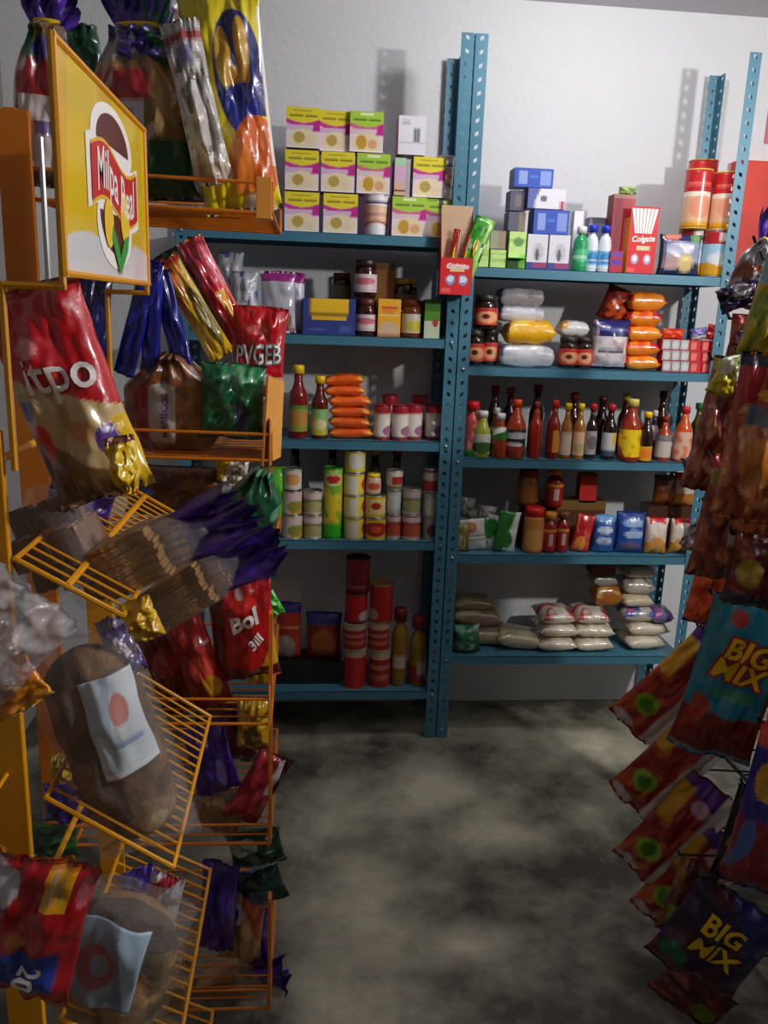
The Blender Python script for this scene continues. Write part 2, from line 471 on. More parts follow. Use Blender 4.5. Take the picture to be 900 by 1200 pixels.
PROF = {  # (height fraction, radius fraction)
 'sauce': [(0, .9), (.02, 1), (.5, 1), (.6, .93), (.68, .7), (.76, .45), (.9, .38)],
 'tall': [(0, .92), (.02, 1), (.58, 1), (.64, .85), (.7, .6), (.78, .46), (.9, .42)],
 'squat': [(0, .9), (.02, 1), (.45, 1), (.6, .9), (.72, .62), (.8, .5), (.88, .5)],
 'jar': [(0, .9), (.03, 1), (.7, 1), (.78, .93), (.82, .84)],
 'flask': [(0, .95), (.02, 1), (.66, 1), (.74, .8), (.8, .5), (.86, .45)],
 'ketchup': [(0, .9), (.03, 1), (.3, .96), (.5, 1), (.66, .85), (.78, .55), (.86, .45)],
}
def bottle(name, label, cat, px, z, Y, wpx, hpx, kind, liquid, cap, lab, group=None, labv=(.12, .5), capr=None, cap2=None, rough=.12):
    p = shelf_pos(px, z, Y); s = spx(p.x, Y, z); r, h = wpx*s/2, hpx*s
    t = tag(empty(name, p), label, cat, group)
    pr = PROF[kind]
    m = mat('liquid_'+liquid, liquid, rough, 0, .1, 20, coat=.6)
    new_obj('body', loft('body', [R(h*a, r*b_) for a, b_ in pr], m, 20), t)
    ze, re = pr[-1][0]*h, pr[-1][1]*r
    cm = mat('cap_'+cap, cap, .4, 0, .05)
    cr_ = (capr or 1.15)*re
    new_obj('cap', loft('cap', [R(ze-.015*h, cr_), R(h*.985, cr_), R(h, cr_*.85)], cm, 16), t)
    if lab:
        P = paint(lab); v0, v1 = labv
        def rad(a):
            for (a0, b0), (a1, b1) in zip(pr, pr[1:]):
                if a0 <= a <= a1: return r*(b0+(b1-b0)*(a-a0)/(a1-a0))
            return r
        new_obj('label', loft('label', [R(h*(v0+(v1-v0)*i/14), rad(v0+(v1-v0)*i/14)+.0008) for i in range(15)], LABEL, 40, P, caps=False), t)
    return t

def pouch(name, label, cat, px, z, Y, wpx, hpx, tm, layers, group=None, roll=0., yaw=0., tilt=0., nu=14, nv=18, wr=.004, seal=.1, seed=None, fat=.5, base=True, text=None, m=None, bend=0., wmul=1.):
    """pillow pouch standing with its bottom edge on height z"""
    p = shelf_pos(px, z, Y); s = spx(p.x, Y, z); wm, hm = wpx*s*wmul, hpx*s
    sd = seed if seed is not None else (px*.37+z*3) % 50
    S = bag_surface(wm, hm, tm, sd, wr, seal, bend, fat)
    o = new_obj(name, bag_mesh(name, S, paint(layers), nu, nv, m))
    o.matrix_world = frame(p + Vector((0, 0, hm/2)), roll, yaw, tilt)
    tag(o, label, cat, group)
    if text:
        for tx in text: bag_text(o, S, wm, hm, *tx[:4], tx[4], **(tx[5] if len(tx) > 5 else {}))
    return o
def lying(name, label, cat, px, z, Y, wpx, hpx, dm, layers, group=None, yaw=0., roll=0., nu=14, nv=14, wr=.003, seed=None, fat=.3, seal=.07, ce=.4):
    """pillow bag lying flat: seen from its long side; wpx wide, hpx tall"""
    p = shelf_pos(px, z, Y); s = spx(p.x, Y, z); wm, tm = wpx*s, hpx*s
    sd = seed if seed is not None else (px*.61+z*7) % 50
    S = bag_surface(dm, wm, tm*1.06, sd, wr, seal, 0, fat, ce=ce)
    o = new_obj(name, bag_mesh(name, S, paint(layers), nu, nv*2))
    # bag's height axis -> world x, its front -> up
    B = Matrix(((0, 0, 1, 0), (1, 0, 0, 0), (0, -1, 0, 0), (0, 0, 0, 1)))
    o.matrix_world = Matrix.Translation(p+Vector((0, dm/2, tm/2))) @ Matrix.Rotation(math.radians(yaw), 4, 'Z') @ Matrix.Rotation(math.radians(roll), 4, 'Y') @ B
    return tag(o, label, cat, group)
YF = D+.02
# ------------------------------------------------------------ top shelf of the left unit: soup boxes
SOUPY = ['#ece6ee', ('w', .6, -.08, 1, '#c8309a'), ('r', 0, 1, .44, .56, '#d8b8d8'), ('d', 1.2, -.35, .78, '#c0188c'), ('b', 0, .42, '#ead9e6'), ('e', .5, .22, .44, .26, '#e9dcb4'), ('e', .38, .26, .17, .14, '#b9a04a'), ('e', .68, .18, .14, .1, '#e6d2b8'), ('w', .72, -.1, 1, '#e6d72a'), ('r', .1, .5, .76, .81, '#8c7c18'), ('r', .56, .92, .76, .81, '#8c7c18'), ('r', .2, .75, .9, .94, '#b9a822'), ('b', 0, .04, '#f2eaf0')]
SOUPG = ['#ece6ee', ('w', .6, -.08, 1, '#d06a8a'), ('r', 0, 1, .44, .56, '#e2c6d4'), ('d', 1.2, -.35, .78, '#c81890'), ('b', 0, .42, '#ead9e6'), ('e', .5, .22, .44, .26, '#ead8b0'), ('e', .35, .24, .16, .18, '#c99a2e'), ('e', .68, .2, .14, .12, '#dca878'), ('w', .72, -.1, 1, '#a8d23c'), ('r', .1, .5, .76, .81, '#5c7a16'), ('r', .56, .92, .76, .81, '#5c7a16'), ('r', .3, .7, .9, .96, '#e6f2c4'), ('b', 0, .04, '#f2eaf0')]
SB = 'instant soup boxes on the top shelf'
def soup(px, row, w_, col, label, Y=YF, h=46.0):
    z = LZ[0] + row*.1285
    return carton('soup_box', label, 'box', px, z, Y, w_, 43.8, .09, SOUPY if col == 'y' else SOUPG, '#8a2a70' if col == 'y' else '#b04a90', SB, nu=26, nv=30, key='soup'+col, top='#e8e0a8')
soup(353.5, 0, 40, 'y', 'yellow soup box at the left end of the bottom row')
soup(398.5, 0, 40, 'y', 'yellow soup box in the bottom row left of the foam cup')
soup(478.5, 0, 40, 'g', 'green soup box right of the foam cup in the bottom row')
soup(518, 0, 40, 'g', 'green soup box set back behind the red toothbrush carton', YF+.03)
soup(353.5, 1, 39, 'y', 'yellow soup box at the left end of the middle row')
soup(395.5, 1, 39, 'y', 'second yellow soup box of the middle row')
soup(437, 1, 39, 'g', 'green soup box of the middle row above the foam cup')
soup(355, 2, 39, 'y', 'topmost yellow soup box at the left end of the stack')
soup(393, 2, 37, 'y', 'yellow soup box of the top row between two others', YF+.03)
soup(429, 2, 39, 'g', 'green soup box at the right end of the top row', YF+.015)
soup(502, 1, 38, 'y', 'shaded yellow soup box beside the blue post', YF+.02)
carton('soup_box', 'narrow soup box standing sideways with pale green top', 'box', 468, LZ[0]+.1285, YF+.005, 13, 41, .1, ['#d8b0cc', ('b', .8, 1, '#a8dcb0'), ('b', 0, .35, '#d8b8a0'), ('b', .1, .15, '#8a3a2a')], '#7a4a5a', SB)
carton('white_carton', 'plain white carton with a barcode on the top row', 'box', 482, LZ[0]+.257, YF+.02, 32, 42, .09, ['#e4e4ec', ('r', .55, .8, .3, .68, '#9a9aa6'), ('r', .6, .63, .3, .68, '#55565e'), ('r', .7, .74, .3, .68, '#55565e'), ('b', .3, .34, '#c8c8d4'), ('r', .12, .42, .78, .83, '#b8b8c6'), ('r', .12, .42, .86, .9, '#b8b8c6')], '#a87e72', nu=30, nv=24)
def cup(px, z, Y, wpx, hpx, label):
    p = shelf_pos(px, z, Y); s = spx(p.x, Y, z); r, h = wpx*s/2, hpx*s
    t = tag(empty('foam_cup', p), label, 'cup', 'foam soup cups on the top shelf')
    P = paint(['#eceaf0', ('b', .72, .8, '#5a4a6a'), ('b', .36, .68, '#e8c8b4'), ('w', .24, .05, 2, '#e8c8b4'), ('w', .26, .05, 2, '#a8442a'), ('w', .31, .05, 2, '#eac6a8'), ('b', .45, .55, '#d8a088'), ('b', .7, 1, '#eceaf0'), ('r', .15, .85, .76, .82, '#5a5070')])
    new_obj('body', loft('body', [R(h*i/24, r*(.8+.2*i/24)) for i in range(25)], LABEL, 32, P), t)
    new_obj('lid', loft('lid', [R(h*.97, r*1.04), R(h, r*1.05), R(h+.002, r*.98)], INK['white'], 28), t)
cup(440, LZ[0], YF+.045, 32, 46, 'white foam soup cup in the bottom row of boxes')
cup(521, LZ[0]+.13, YF+.06, 19, 46, 'white foam soup cup beside the blue post above the toothbrush carton')

# ------------------------------------------------------------ hanging red toothbrush carton on the posts
px0, zc = 533.5, None
pc = at(533.5, 345, 2.80); s = spx(pc.x, 2.80, pc.z)
t = tag(empty('toothbrush_carton', pc), 'red open toothbrush carton hung on the two blue posts', 'box')
W_, H_, D_ = 37*s, 41*s, .045
COL_F = ['#d8101c', ('e', .32, .4, .15, .14, '#8a9ad0'), ('e', .72, .4, .15, .14, '#8a9ad0'), ('e', .32, .42, .1, .1, '#e4e8f4'), ('e', .72, .42, .1, .1, '#e4e8f4'), ('r', .05, .35, .04, .16, '#ee5a5a'), ('r', .22, .78, .7, .82, '#f2b0a0'), ('r', .3, .75, .62, .7, '#e8d08a')]
g = []; vs = []; fs = []; P = paint(COL_F)
for j in range(25):
    for i in range(25): vs.append((-W_/2+W_*i/24, 0, H_*j/24))
for j in range(24):
    for i in range(24):
        q = j*25+i; fs.append((q, q+1, q+26, q+25)); g.append(P((i+.5)/24, (j+.5)/24))
new_obj('front_panel', mesh('front_panel', vs, fs, PAPER, g), t)
RED = mat('carton_red', '#c8121e', .5); KRAFT = mat('kraft_inside', '#c9ab8c', .7)
hb = 100*s
for sx in (-1, 1):
    x = sx*W_/2
    new_obj('side_panel', mesh('side_panel', [(x, 0, 0), (x, D_, 0), (x, D_, hb*.98), (x, 0, H_)], [(0, 1, 2, 3)], RED), t).modifiers.new('s', 'SOLIDIFY').thickness = .001
new_obj('back_panel', box_mesh('back_panel', -W_/2, W_/2, D_-.001, D_, 0, hb, KRAFT), t)
new_obj('bottom_panel', box_mesh('bottom_panel', -W_/2, W_/2, 0, D_, -.001, 0, RED), t)
flat_text(t, 'Colgate', .002, H_*.77, .024, INK['white'], 0, .2, .02)
GRNB = clear_mat('green_blister', '#5fd03a', .75)
def brush(dx, dz, roll, L, wd, m, label, name='toothbrush_pack'):
    o = tag(empty(name, M=Matrix.Translation(pc+Vector((dx, D_*.5, dz))) @ Matrix.Rotation(math.radians(roll), 4, 'Y')), label, 'toothbrush')
    S = bag_surface(wd, L, .014, dx*90, .003, .05)
    o2 = new_obj('sleeve', bag_mesh('sleeve', S, paint(['#3fae28', ('d', 1, .2, .75, '#a6e070'), ('b', .55, .7, '#d8f4b4'), ('n', .15, 9, 1, '#257a1c')]) if m is None else paint([m, ('b', .6, 1, '#a31c1e'), ('r', .3, .5, 0, .7, '#d8c070')]), 8, 16), o)
    o2.location = (0, 0, L/2)
    h = new_obj('brush_handle', rod_mesh('brush_handle', (0, -.009, .01), (0, -.009, L*.7), .003, INK['yellow']), o)
brush(-.028, .01, 8, .2, .022, '#b08a3a', 'brown and gold toothbrush pack at the left of the red carton')
brush(.0, .01, 14, .19, .022, '#8c2a20', 'dark red toothbrush pack in the middle of the red carton')
brush(.012, .01, 19, .25, .07, None, 'bright green toothbrush pack sticking out of the red carton')

# ------------------------------------------------------------ top shelf of the right unit
TEA = ['#c9e890', ('b', .3, .5, '#a4cc62'), ('b', .72, .8, '#9ccf5c'), ('n', .2, 7, 1, '#b8dc7c')]
GT = 'pale green tea boxes'
carton('tea_box', 'pale green tea box nearest the blue post', 'box', 563, RZ[0], YF, 18, 40, .06, TEA, '#9cc86a', GT)
carton('tea_box', 'short pale green tea box under a brown one', 'box', 583, RZ[0], YF, 18, 20, .06, TEA, '#9cc86a', GT)
carton('tea_box', 'short brown box on a pale green tea box', 'box', 583, RZ[0]+.0615, YF+.01, 18, 20, .05, ['#a08a74', ('d', -1, 0, -.5, '#9aa088')], '#8a8468', GT)
t = carton('tea_box', 'pale green tea box with its flap torn open', 'box', 604.5, RZ[0], YF, 20, 41, .06, ['#c9e890', ('b', .72, .8, '#9ccf5c'), ('e', .55, .72, .3, .12, '#6a9a50'), ('b', 0, .3, '#1f5a1a'), ('r', .65, 1, 0, .38, '#79d238')], '#5fae2c', GT)
new_obj('flap', box_mesh('flap', -.028, .03, -.03, 0, .032, .0335, mat('flap_green', '#8fe070', .5)), t)
MED = ['#dedee8', ('b', 0, .2, '#2c3f9c'), ('r', .3, 1, .06, .2, '#9a3a6a'), ('e', .55, .5, .26, .26, '#c4c4cc'), ('e', .5, .42, .1, .18, '#5a5a66')]
MEDS = ['#2a50b8', ('r', .12, .34, .15, .85, '#8aa0dc'), ('r', .68, .95, .12, .88, '#8098dc'), ('r', .4, .6, .5, .62, '#3f78d8')]
G = 'blue and white boxes stacked on the top shelf'
carton('soap_box', 'white box with blue base left of its twin under the blue box', 'box', 628, RZ[0], YF, 24, 39, .08, MED, '#b8b8cc', G)
carton('soap_box', 'white box with blue base beside the green bottle', 'box', 653.5, RZ[0], YF, 24.5, 39, .08, MED, '#c8c8d8', G)
carton('soap_box', 'wide blue box resting on the two white boxes', 'box', 645, RZ[0]+.1155, YF+.005, 42, 27, .08, MEDS, '#2746a4', G, top='#d8d8e8')
carton('soap_box', 'box with white front near the top of the blue stack', 'box', 640, RZ[0]+.196, YF+.005, 45, 22, .08, ['#e2e2ec', ('r', 0, .2, 0, 1, '#8088b4'), ('e', .42, .5, .09, .16, '#6a6a78'), ('r', .86, .98, 0, .4, '#b03050'), ('d', -1, .2, -.12, '#5a68b0')], '#5a62b0', G, top='#f0f0f6')
carton('soap_box', 'blue box on the very top of the stack', 'box', 625, RZ[0]+.2625, YF+.015, 46, 21, .08, MEDS, '#1f3a94', G)
carton('soap_box', 'box painted in shade colours left of the lower blue box', 'box', 605, RZ[0]+.1235, YF+.03, 20, 21, .07, ['#5c5a6e', ('d', 1, 0, .6, '#8a7a68')], '#4a4a60', G)  # shade is put into the dark colours of this box and the next
carton('soap_box', 'box painted in shade colours left of the white fronted box', 'box', 607, RZ[0]+.189, YF+.03, 20, 22, .07, ['#5a5870', ('r', .3, .8, .2, .8, '#7a7078')], '#4a4a60', G)
bottle('shampoo_bottle', 'green shampoo bottle with white cap', 'bottle', 678, RZ[0], YF+.03, 17, 50, 'flask', '#22a060', '#e8e8ea', ['#22a060', ('e', .5, .5, .4, .3, '#58c48a'), ('b', .4, .45, '#d8f0e0')], labv=(.1, .6), capr=1.5)
carton('small_white_box', 'small white carton standing behind the green bottle', 'box', 673, RZ[0], YF+.1, 11, 68, .04, ['#f0f0f4', ('b', .2, .4, '#d0d0dc')], '#d8d8e0')
for k, (x, lb) in enumerate(((691, 'white bottle with blue cap next to the green shampoo'), (706, 'white bottle with blue cap next to the red carton'))):
    bottle('lotion_bottle', lb, 'bottle', x, RZ[0], YF+.025, 14, 52, 'flask', '#dfe8f0', '#1c3cc0', ['#e8eef4', ('b', .1, .7, '#7ac0e6'), ('e', .5, .4, .3, .25, '#3a8ac8'), ('b', .28, .33, '#f0f4f8')], 'white bottles with blue caps', (.08, .6), 1.7)
carton('grey_carton', 'low grey carton behind the white bottles', 'box', 699, RZ[0], YF+.12, 28, 62, .05, ['#8a8a9a', ('b', .9, 1, '#6a6a7a')], '#77778a')
carton('toothpaste_carton', 'open dark red carton behind the toothpaste box', 'box', 724, RZ[0], YF+.035, 26, 87, .06, ['#a01828', ('r', .1, .4, .3, .95, '#7a2030'), ('r', .55, .75, .2, .7, '#c24a54'), ('b', .94, 1, '#9a6a62')], '#7a1420')
carton('toothpaste_box', 'small red and purple box before the dark red carton', 'box', 721, RZ[0], YF, 15, 24, .03, ['#b81238', ('r', .1, .9, .35, .6, '#5a2aa8'), ('r', .15, .85, .75, .95, '#6a3ab8')], '#8a1030')
t = carton('toothpaste_box', 'red toothpaste box with a fanned white crown top', 'box', 749, RZ[0], YF, 34, 62, .05, ['#dc0f1e', ('e', .28, .26, .13, .09, '#a8b0dc'), ('e', .72, .26, .13, .09, '#a8b0dc'), ('e', .28, .27, .08, .06, '#f0f0f6'), ('e', .72, .27, .08, .06, '#f0f0f6'), ('r', .3, .78, .42, .5, '#d8c486'), ('r', .04, .3, .03, .1, '#f05a5a')], '#d8b81c', nu=26, nv=36)
wm, hm = t['wm'], t['hm']
cv = []; cf = []
n = 7
for i in range(n):
    a0, a1 = -1+2*i/n, -1+2*(i+.8)/n
    k = len(cv)
    for a, zz in ((a0*.3, hm*.72), (a1*.3, hm*.72), (a1*.47, hm*1.16), (a0*.47, hm*1.16)): cv.append((a*wm, -.0012, zz))
    cf.append((k, k+1, k+2, k+3))
new_obj('crown_print', mesh('crown_print', cv, cf, INK['white']), t).modifiers.new('s', 'SOLIDIFY').thickness = .0008
new_obj('top_card', box_mesh('top_card', -wm/2, wm/2, 0, .001, hm, hm*1.2, RED), t)
flat_text(t, 'Colgate', 0, hm*.62, .026, INK['white'], 3, .25, .03)
flat_text(t, 'Triple', 0, hm*.46, .015, INK['white'], 3, .25, .02)
pouch('green_packet', 'small crumpled green packet lying on top of the red cartons', 'packet', 735, RZ[0]+.256, YF+.05, 22, 10, .03, ['#a8c86a', ('n', .1, 5, 1, '#5a7a50')])
pouch('seasoning_bag', 'dark blue snack bag with a yellow round emblem beside the tins', 'bag', 793, RZ[0], YF+.03, 50, 46, .05, ['#27305e', ('b', .3, .8, '#9aa4c8'), ('e', .45, .6, .3, .22, '#c8cce0'), ('e', .3, .3, .22, .2, '#c8a8a8'), ('e', .64, .3, .18, .24, '#e8cf8a'), ('d', -1, .0, -.12, '#1c2448'), ('e', .3, .95, .2, .1, '#e08a70'), ('e', .85, .9, .12, .12, '#78a870')])
TIN = ['#e8c49a', ('b', .62, 1, '#c81e26'), ('b', .55, .62, '#efe6d4'), ('b', .15, .55, '#e8b894'), ('e', .5, .36, .3, .2, '#e89a7c'), ('r', .1, .8, .72, .8, '#e46a5c'), ('b', 0, .1, '#e6a21e')]
TIN2 = ['#a4cfe6', ('b', .7, 1, '#b8262e'), ('r', .4, .8, .78, .95, '#f0e6e4'), ('b', 0, .3, '#e0a22a'), ('e', .5, .38, .35, .15, '#dfe6ea')]
G = 'tall milk powder tins'
can('milk_tin', 'light blue and yellow tin under the right red tin', 'tin', 836, RZ[0], YF+.05, 33, 52, TIN2, group=G)
can('milk_tin', 'light blue tin half hidden behind the dark blue bag', 'tin', 806, RZ[0], YF+.1, 32, 58, TIN2, group=G)
can('milk_tin', 'red topped tin beside the right post', 'tin', 845, RZ[0]+.158, YF+.05, 30, 63, TIN, '#d8b84a', G)
can('milk_tin', 'red topped tin left of its twin on the tin stack', 'tin', 812, RZ[0]+.158, YF+.06, 30, 65, TIN, '#d8b84a', G)
can('milk_tin', 'red tin at the back rising above the other tins', 'tin', 815, RZ[0]+.16, YF+.17, 32, 78, TIN, '#c88a30', G)

# ------------------------------------------------------------ second shelf of the right unit
Z = RZ[1]
JAR = ['#2a1a14', ('e', .5, .5, .6, .55, '#d84a34'), ('e', .5, .45, .34, .34, '#f0a878'), ('e', .45, .5, .12, .14, '#5a1a10'), ('b', .78, .95, '#c23028')]
def coffee(px, z, w_, h_, lb, Y=YF+.04): bottle('coffee_jar', lb, 'jar', px, z, Y, w_, h_, 'jar', '#2a1710', '#2c2420', JAR, 'instant coffee jars', (.12, .62), 1.12)
coffee(555, Z, 22, 40, 'coffee jar at the left end of the lower row by the post')
coffee(572, Z, 20, 42, 'dark coffee jar left of the white napkin pack', YF+.06)
coffee(568, Z+.126, 28, 38, 'coffee jar standing on top of two other jars')
coffee(664, Z, 22, 36, 'coffee jar right of the white pack on the lower row')
coffee(682, Z, 20, 36, 'coffee jar touching the navy and white bag')
NAP = ['#d8dae2', ('b', 0, .09, '#4a5a9c'), ('n', .2, 4, 1, '#b4b8c4')]
lying('napkin_pack', 'white napkin pack at the bottom under the yellow bag', 'pack', 618, Z, YF, 66, 25, .12, NAP, fat=.14, seal=.03, ce=.15)
lying('napkin_pack', 'white napkin pack above the yellow bag', 'pack', 612, Z+.154, YF+.04, 54, 18, .1, NAP, 'upper napkin packs', fat=.14, seal=.03, ce=.15)
lying('napkin_pack', 'greyish napkin pack topmost of its stack', 'pack', 612, Z+.205, YF+.05, 54, 21, .1, ['#a8a4a8', ('b', 0, .12, '#303a70'), ('n', .2, 5, 1, '#8a8888')], 'upper napkin packs', fat=.14, seal=.03, ce=.15)
lying('pasta_bag', 'shiny yellow bag lying on a white napkin pack', 'bag', 622, Z+.077, YF, 62, 27, .11, ['#f2b416', ('b', 0, .12, '#6a3a1a'), ('n', .25, 3, 1, '#f8d04a')], roll=-1, fat=.22, wr=.005)
lying('napkin_pack', 'small white pack with orange end on the coffee jars', 'pack', 674, Z+.108, YF+.05, 36, 18, .08, ['#d4d4d4', ('b', 0, .22, '#d89a2a'), ('b', .22, .3, '#e8c49a')], fat=.2, ce=.3)
pouch('detergent_bag', 'navy and white bag between coffee jars and orange bags', 'bag', 711.5, Z, YF+.03, 44, 57, .07, ['#d8ccd0', ('b', .66, 1, '#23286a'), ('b', .8, .84, '#6a78b8'), ('b', 0, .06, '#2a2a60'), ('e', .5, .38, .46, .26, '#e8e0e2'), ('r', .15, .85, .32, .42, '#6a6a7c'), ('n', .3, 5, 1, '#c4a8b0')], text=None)
ORG = ['#f07a10', ('n', .15, 4, 1, '#f89a28'), ('b', 0, .1, '#d8301a'), ('b', .9, 1, '#d8301a')]
ORGR = ['#e04a14', ('n', .1, 4, 1, '#f08a1c'), ('b', 0, .14, '#cc1c1c'), ('b', .7, 1, '#cc1c1c')]
names5 = ['bottom', 'second from bottom', 'middle', 'second from top', 'topmost']
zz = Z
for k, (w_, h_, dx) in enumerate(((43, 17, 0), (43, 18, 0), (44, 18, 2), (42, 18, 3), (46, 22, 6))):
    s = .00298
    lying('snack_bag', '%s orange snack bag in the stack beside the red boxes' % names5[k], 'bag', 754+dx, zz, YF+.005*k, w_, h_, .1, ORG if k % 2 == 0 else ORGR, 'stack of orange snack bags', yaw=random.uniform(-4, 4)); zz += h_*s*.97
pouch('snack_bag', 'dark orange snack bag leaning behind the orange stack', 'bag', 722, Z+.16, YF+.09, 40, 40, .05, ['#8a2412', ('e', .45, .35, .3, .3, '#d8501c'), ('n', .2, 4, 1, '#5a140c')], roll=20)
RB = ['#c81424', ('r', .12, .62, .15, .8, '#e8786c'), ('d', 1, -.6, .45, '#d01424')]
GB = ['#b8a8ac', ('e', .5, .5, .36, .4, '#c8d4d0'), ('b', 0, .12, '#b04a58')]
rows = ['bottom', 'middle', 'top']
for r_ in range(3):
    for c_ in range(3):
        carton('gelatin_box', 'grey fronted small box, %s row, %s of three columns' % (rows[r_], ['left', 'middle', 'right'][c_]), 'box', 780.5+c_*10.6, Z+r_*.0375, YF, 10.2, 12.2, .05, GB, '#b81824', 'small grey fronted boxes', nu=8, nv=8, key='gel')
    for c_ in range(2):
        carton('gelatin_box', 'small red box, %s row, %s red column near the post' % (rows[r_], ['left', 'right'][c_]), 'box', 814+c_*14, Z+r_*.0375, YF, 13.4, 12.2, .05, RB, '#b01020', 'small red boxes by the post', nu=8, nv=8, key='gelr')
pouch('snack_packet', 'small orange and red packet on top of the grey boxes', 'packet', 788, Z+.113, YF+.03, 26, 12, .03, ['#e0341c', ('n', .1, 4, 1, '#f06a2c')])
pouch('snack_packet', 'small violet packet on top of the boxes', 'packet', 818, Z+.113, YF+.03, 20, 14, .03, ['#8a86c8', ('n', .1, 4, 1, '#5a4a98'), ('b', 0, .4, '#b8c4c4')], roll=-12)
pouch('snack_packet', 'small red packet on the red boxes touching the post', 'packet', 834, Z+.113, YF+.03, 16, 18, .03, ['#d01828', ('b', .3, .5, '#e8605c')], roll=12)

# ------------------------------------------------------------ third shelf of the right unit: sauce bottles
Z = RZ[2]; G = 'sauce bottles on the third shelf'
def sauce(px, w_, h_, kind, liq, cap, lab, lb, dY=.03, labv=(.1, .5), capr=1.15, cat='bottle'):
    bottle('sauce_bottle', lb, cat, px, Z, YF+dY, w_, h_, kind, liq, cap, lab, G, labv, capr)
sauce(550, 18, 64, 'flask', '#d85a50', '#d81424', ['#d8605a', ('n', .1, 5, 1, '#e8b0a4'), ('b', 0, .18, '#1c8a34')], 'pink bottle with wide red cap beside the post', .04, (.02, .68), 2.1)
sauce(563, 21, 54, 'squat', '#a8b432', '#dcdcd0', ['#d8dac8', ('w', .45, .2, 1, '#d8dac8'), ('e', .5, .3, .5, .3, '#3c6a22')], 'short green salsa bottle with white cap', .02, (.1, .52))
sauce(579, 14, 56, 'squat', '#8a3a1a', '#e8e8e6', ['#2f7a30', ('d', -.6, 1, .4, '#e8e4dc')], 'white capped bottle behind the green salsa bottle', .06, (.4, .6))
sauce(584, 18, 52, 'squat', '#a8421c', '#eceaea', ['#2f7a30', ('d', -.6, 1, .3, '#e8e4dc'), ('d', -.6, 1, .75, '#2f7a30')], 'white capped sauce bottle with green and white band', .015, (.42, .7))
sauce(602, 23, 68, 'sauce', '#b03c14', '#ee4a1c', ['#1c1c28', ('e', .5, .72, .5, .16, '#c8c8c8'), ('b', 0, .2, '#a02a18'), ('e', .4, .3, .3, .1, '#e0d8d8')], 'orange capped chilli sauce bottle with black label', .02, (.14, .5), 1.25)
sauce(625, 15, 66, 'tall', '#a8240e', '#9a4a4a', None, 'plain red sauce bottle without a label', .02)
sauce(646, 15, 68, 'tall', '#8a1c0c', '#d8301c', ['#8a1c0c', ('r', .4, 1, 0, 1, '#d8942c'), ('d', 1, .5, 1.15, '#8a1c0c')], 'dark red sauce bottle with half orange label', .02, (.12, .5), 1.3)
sauce(661, 13, 65, 'tall', '#a0682a', '#f0d010', ['#dcc4b0', ('b', .85, 1, '#c8a890')], 'left of the two amber bottles with yellow caps', .02, (.08, .5), 1.4)
sauce(676, 13, 65, 'tall', '#a0682a', '#f0d010', ['#d8b48c', ('e', .5, .3, .4, .2, '#b8a070')], 'right of the two amber bottles with yellow caps', .02, (.08, .5), 1.4)
sauce(690, 13, 65, 'tall', '#241412', '#b81c24', ['#9a9498', ('e', .5, .5, .3, .3, '#6a6068')], 'black sauce bottle with red cap and grey label', .02, (.1, .52), 1.4)
sauce(711, 16, 65, 'tall', '#20100e', '#b81c24', ['#c0c0c4', ('r', .55, 1, .4, 1, '#d8b03a'), ('b', 0, .25, '#3a4a5a')], 'black sauce bottle with white and yellow label', .02, (.08, .5), 1.4)
sauce(735, 25, 72, 'sauce', '#9c3018', '#d8c468', ['#f0cc18', ('n', .25, 4, 1, '#c89a10'), ('d', -1, -.6, -.3, '#a83a18')], 'large sauce bottle with gold cap and yellow label', .01, (.08, .52), 1.4)
sauce(754, 16, 58, 'sauce', '#2a1410', '#f2cc14', ['#e0a01c', ('e', .5, .5, .3, .3, '#e8802c')], 'small dark bottle with yellow cap and amber label', .0, (.03, .32), 1.5)
sauce(762, 11, 56, 'tall', '#4a3030', '#e4e4e4', ['#c8b8c8'], 'thin bottle with white cap behind the small dark bottle', .07, (.4, .7), 1.4)
sauce(775, 18, 52, 'sauce', '#a83c1c', '#8a2c1c', ['#c8beb4', ('b', .7, 1, '#7a7a7a')], 'brown sauce bottle with pale label beside the red capped one', .02, (.1, .6))
sauce(797, 20, 64, 'sauce', '#d0541c', '#d02838', ['#e0b8a0', ('n', .1, 4, 1, '#e07a5a')], 'orange sauce bottle with red cap at the right end', .02, (.05, .55), 1.3)
sauce(813, 16, 64, 'tall', '#5a6a2a', '#2a7a4a', None, 'green capped bottle behind the right post', .1, capr=1.5)
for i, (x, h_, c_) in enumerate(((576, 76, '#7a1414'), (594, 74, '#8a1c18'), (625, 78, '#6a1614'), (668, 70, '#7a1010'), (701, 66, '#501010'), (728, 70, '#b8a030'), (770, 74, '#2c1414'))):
    bottle('sauce_bottle', 'dim back row sauce bottle, %s from the left' % ['first', 'second', 'third', 'fourth', 'fifth', 'sixth', 'seventh'][i], 'bottle', x, Z, YF+.16, 17, h_, 'tall', '#3a100c', c_, None, 'back row bottles', capr=1.4)

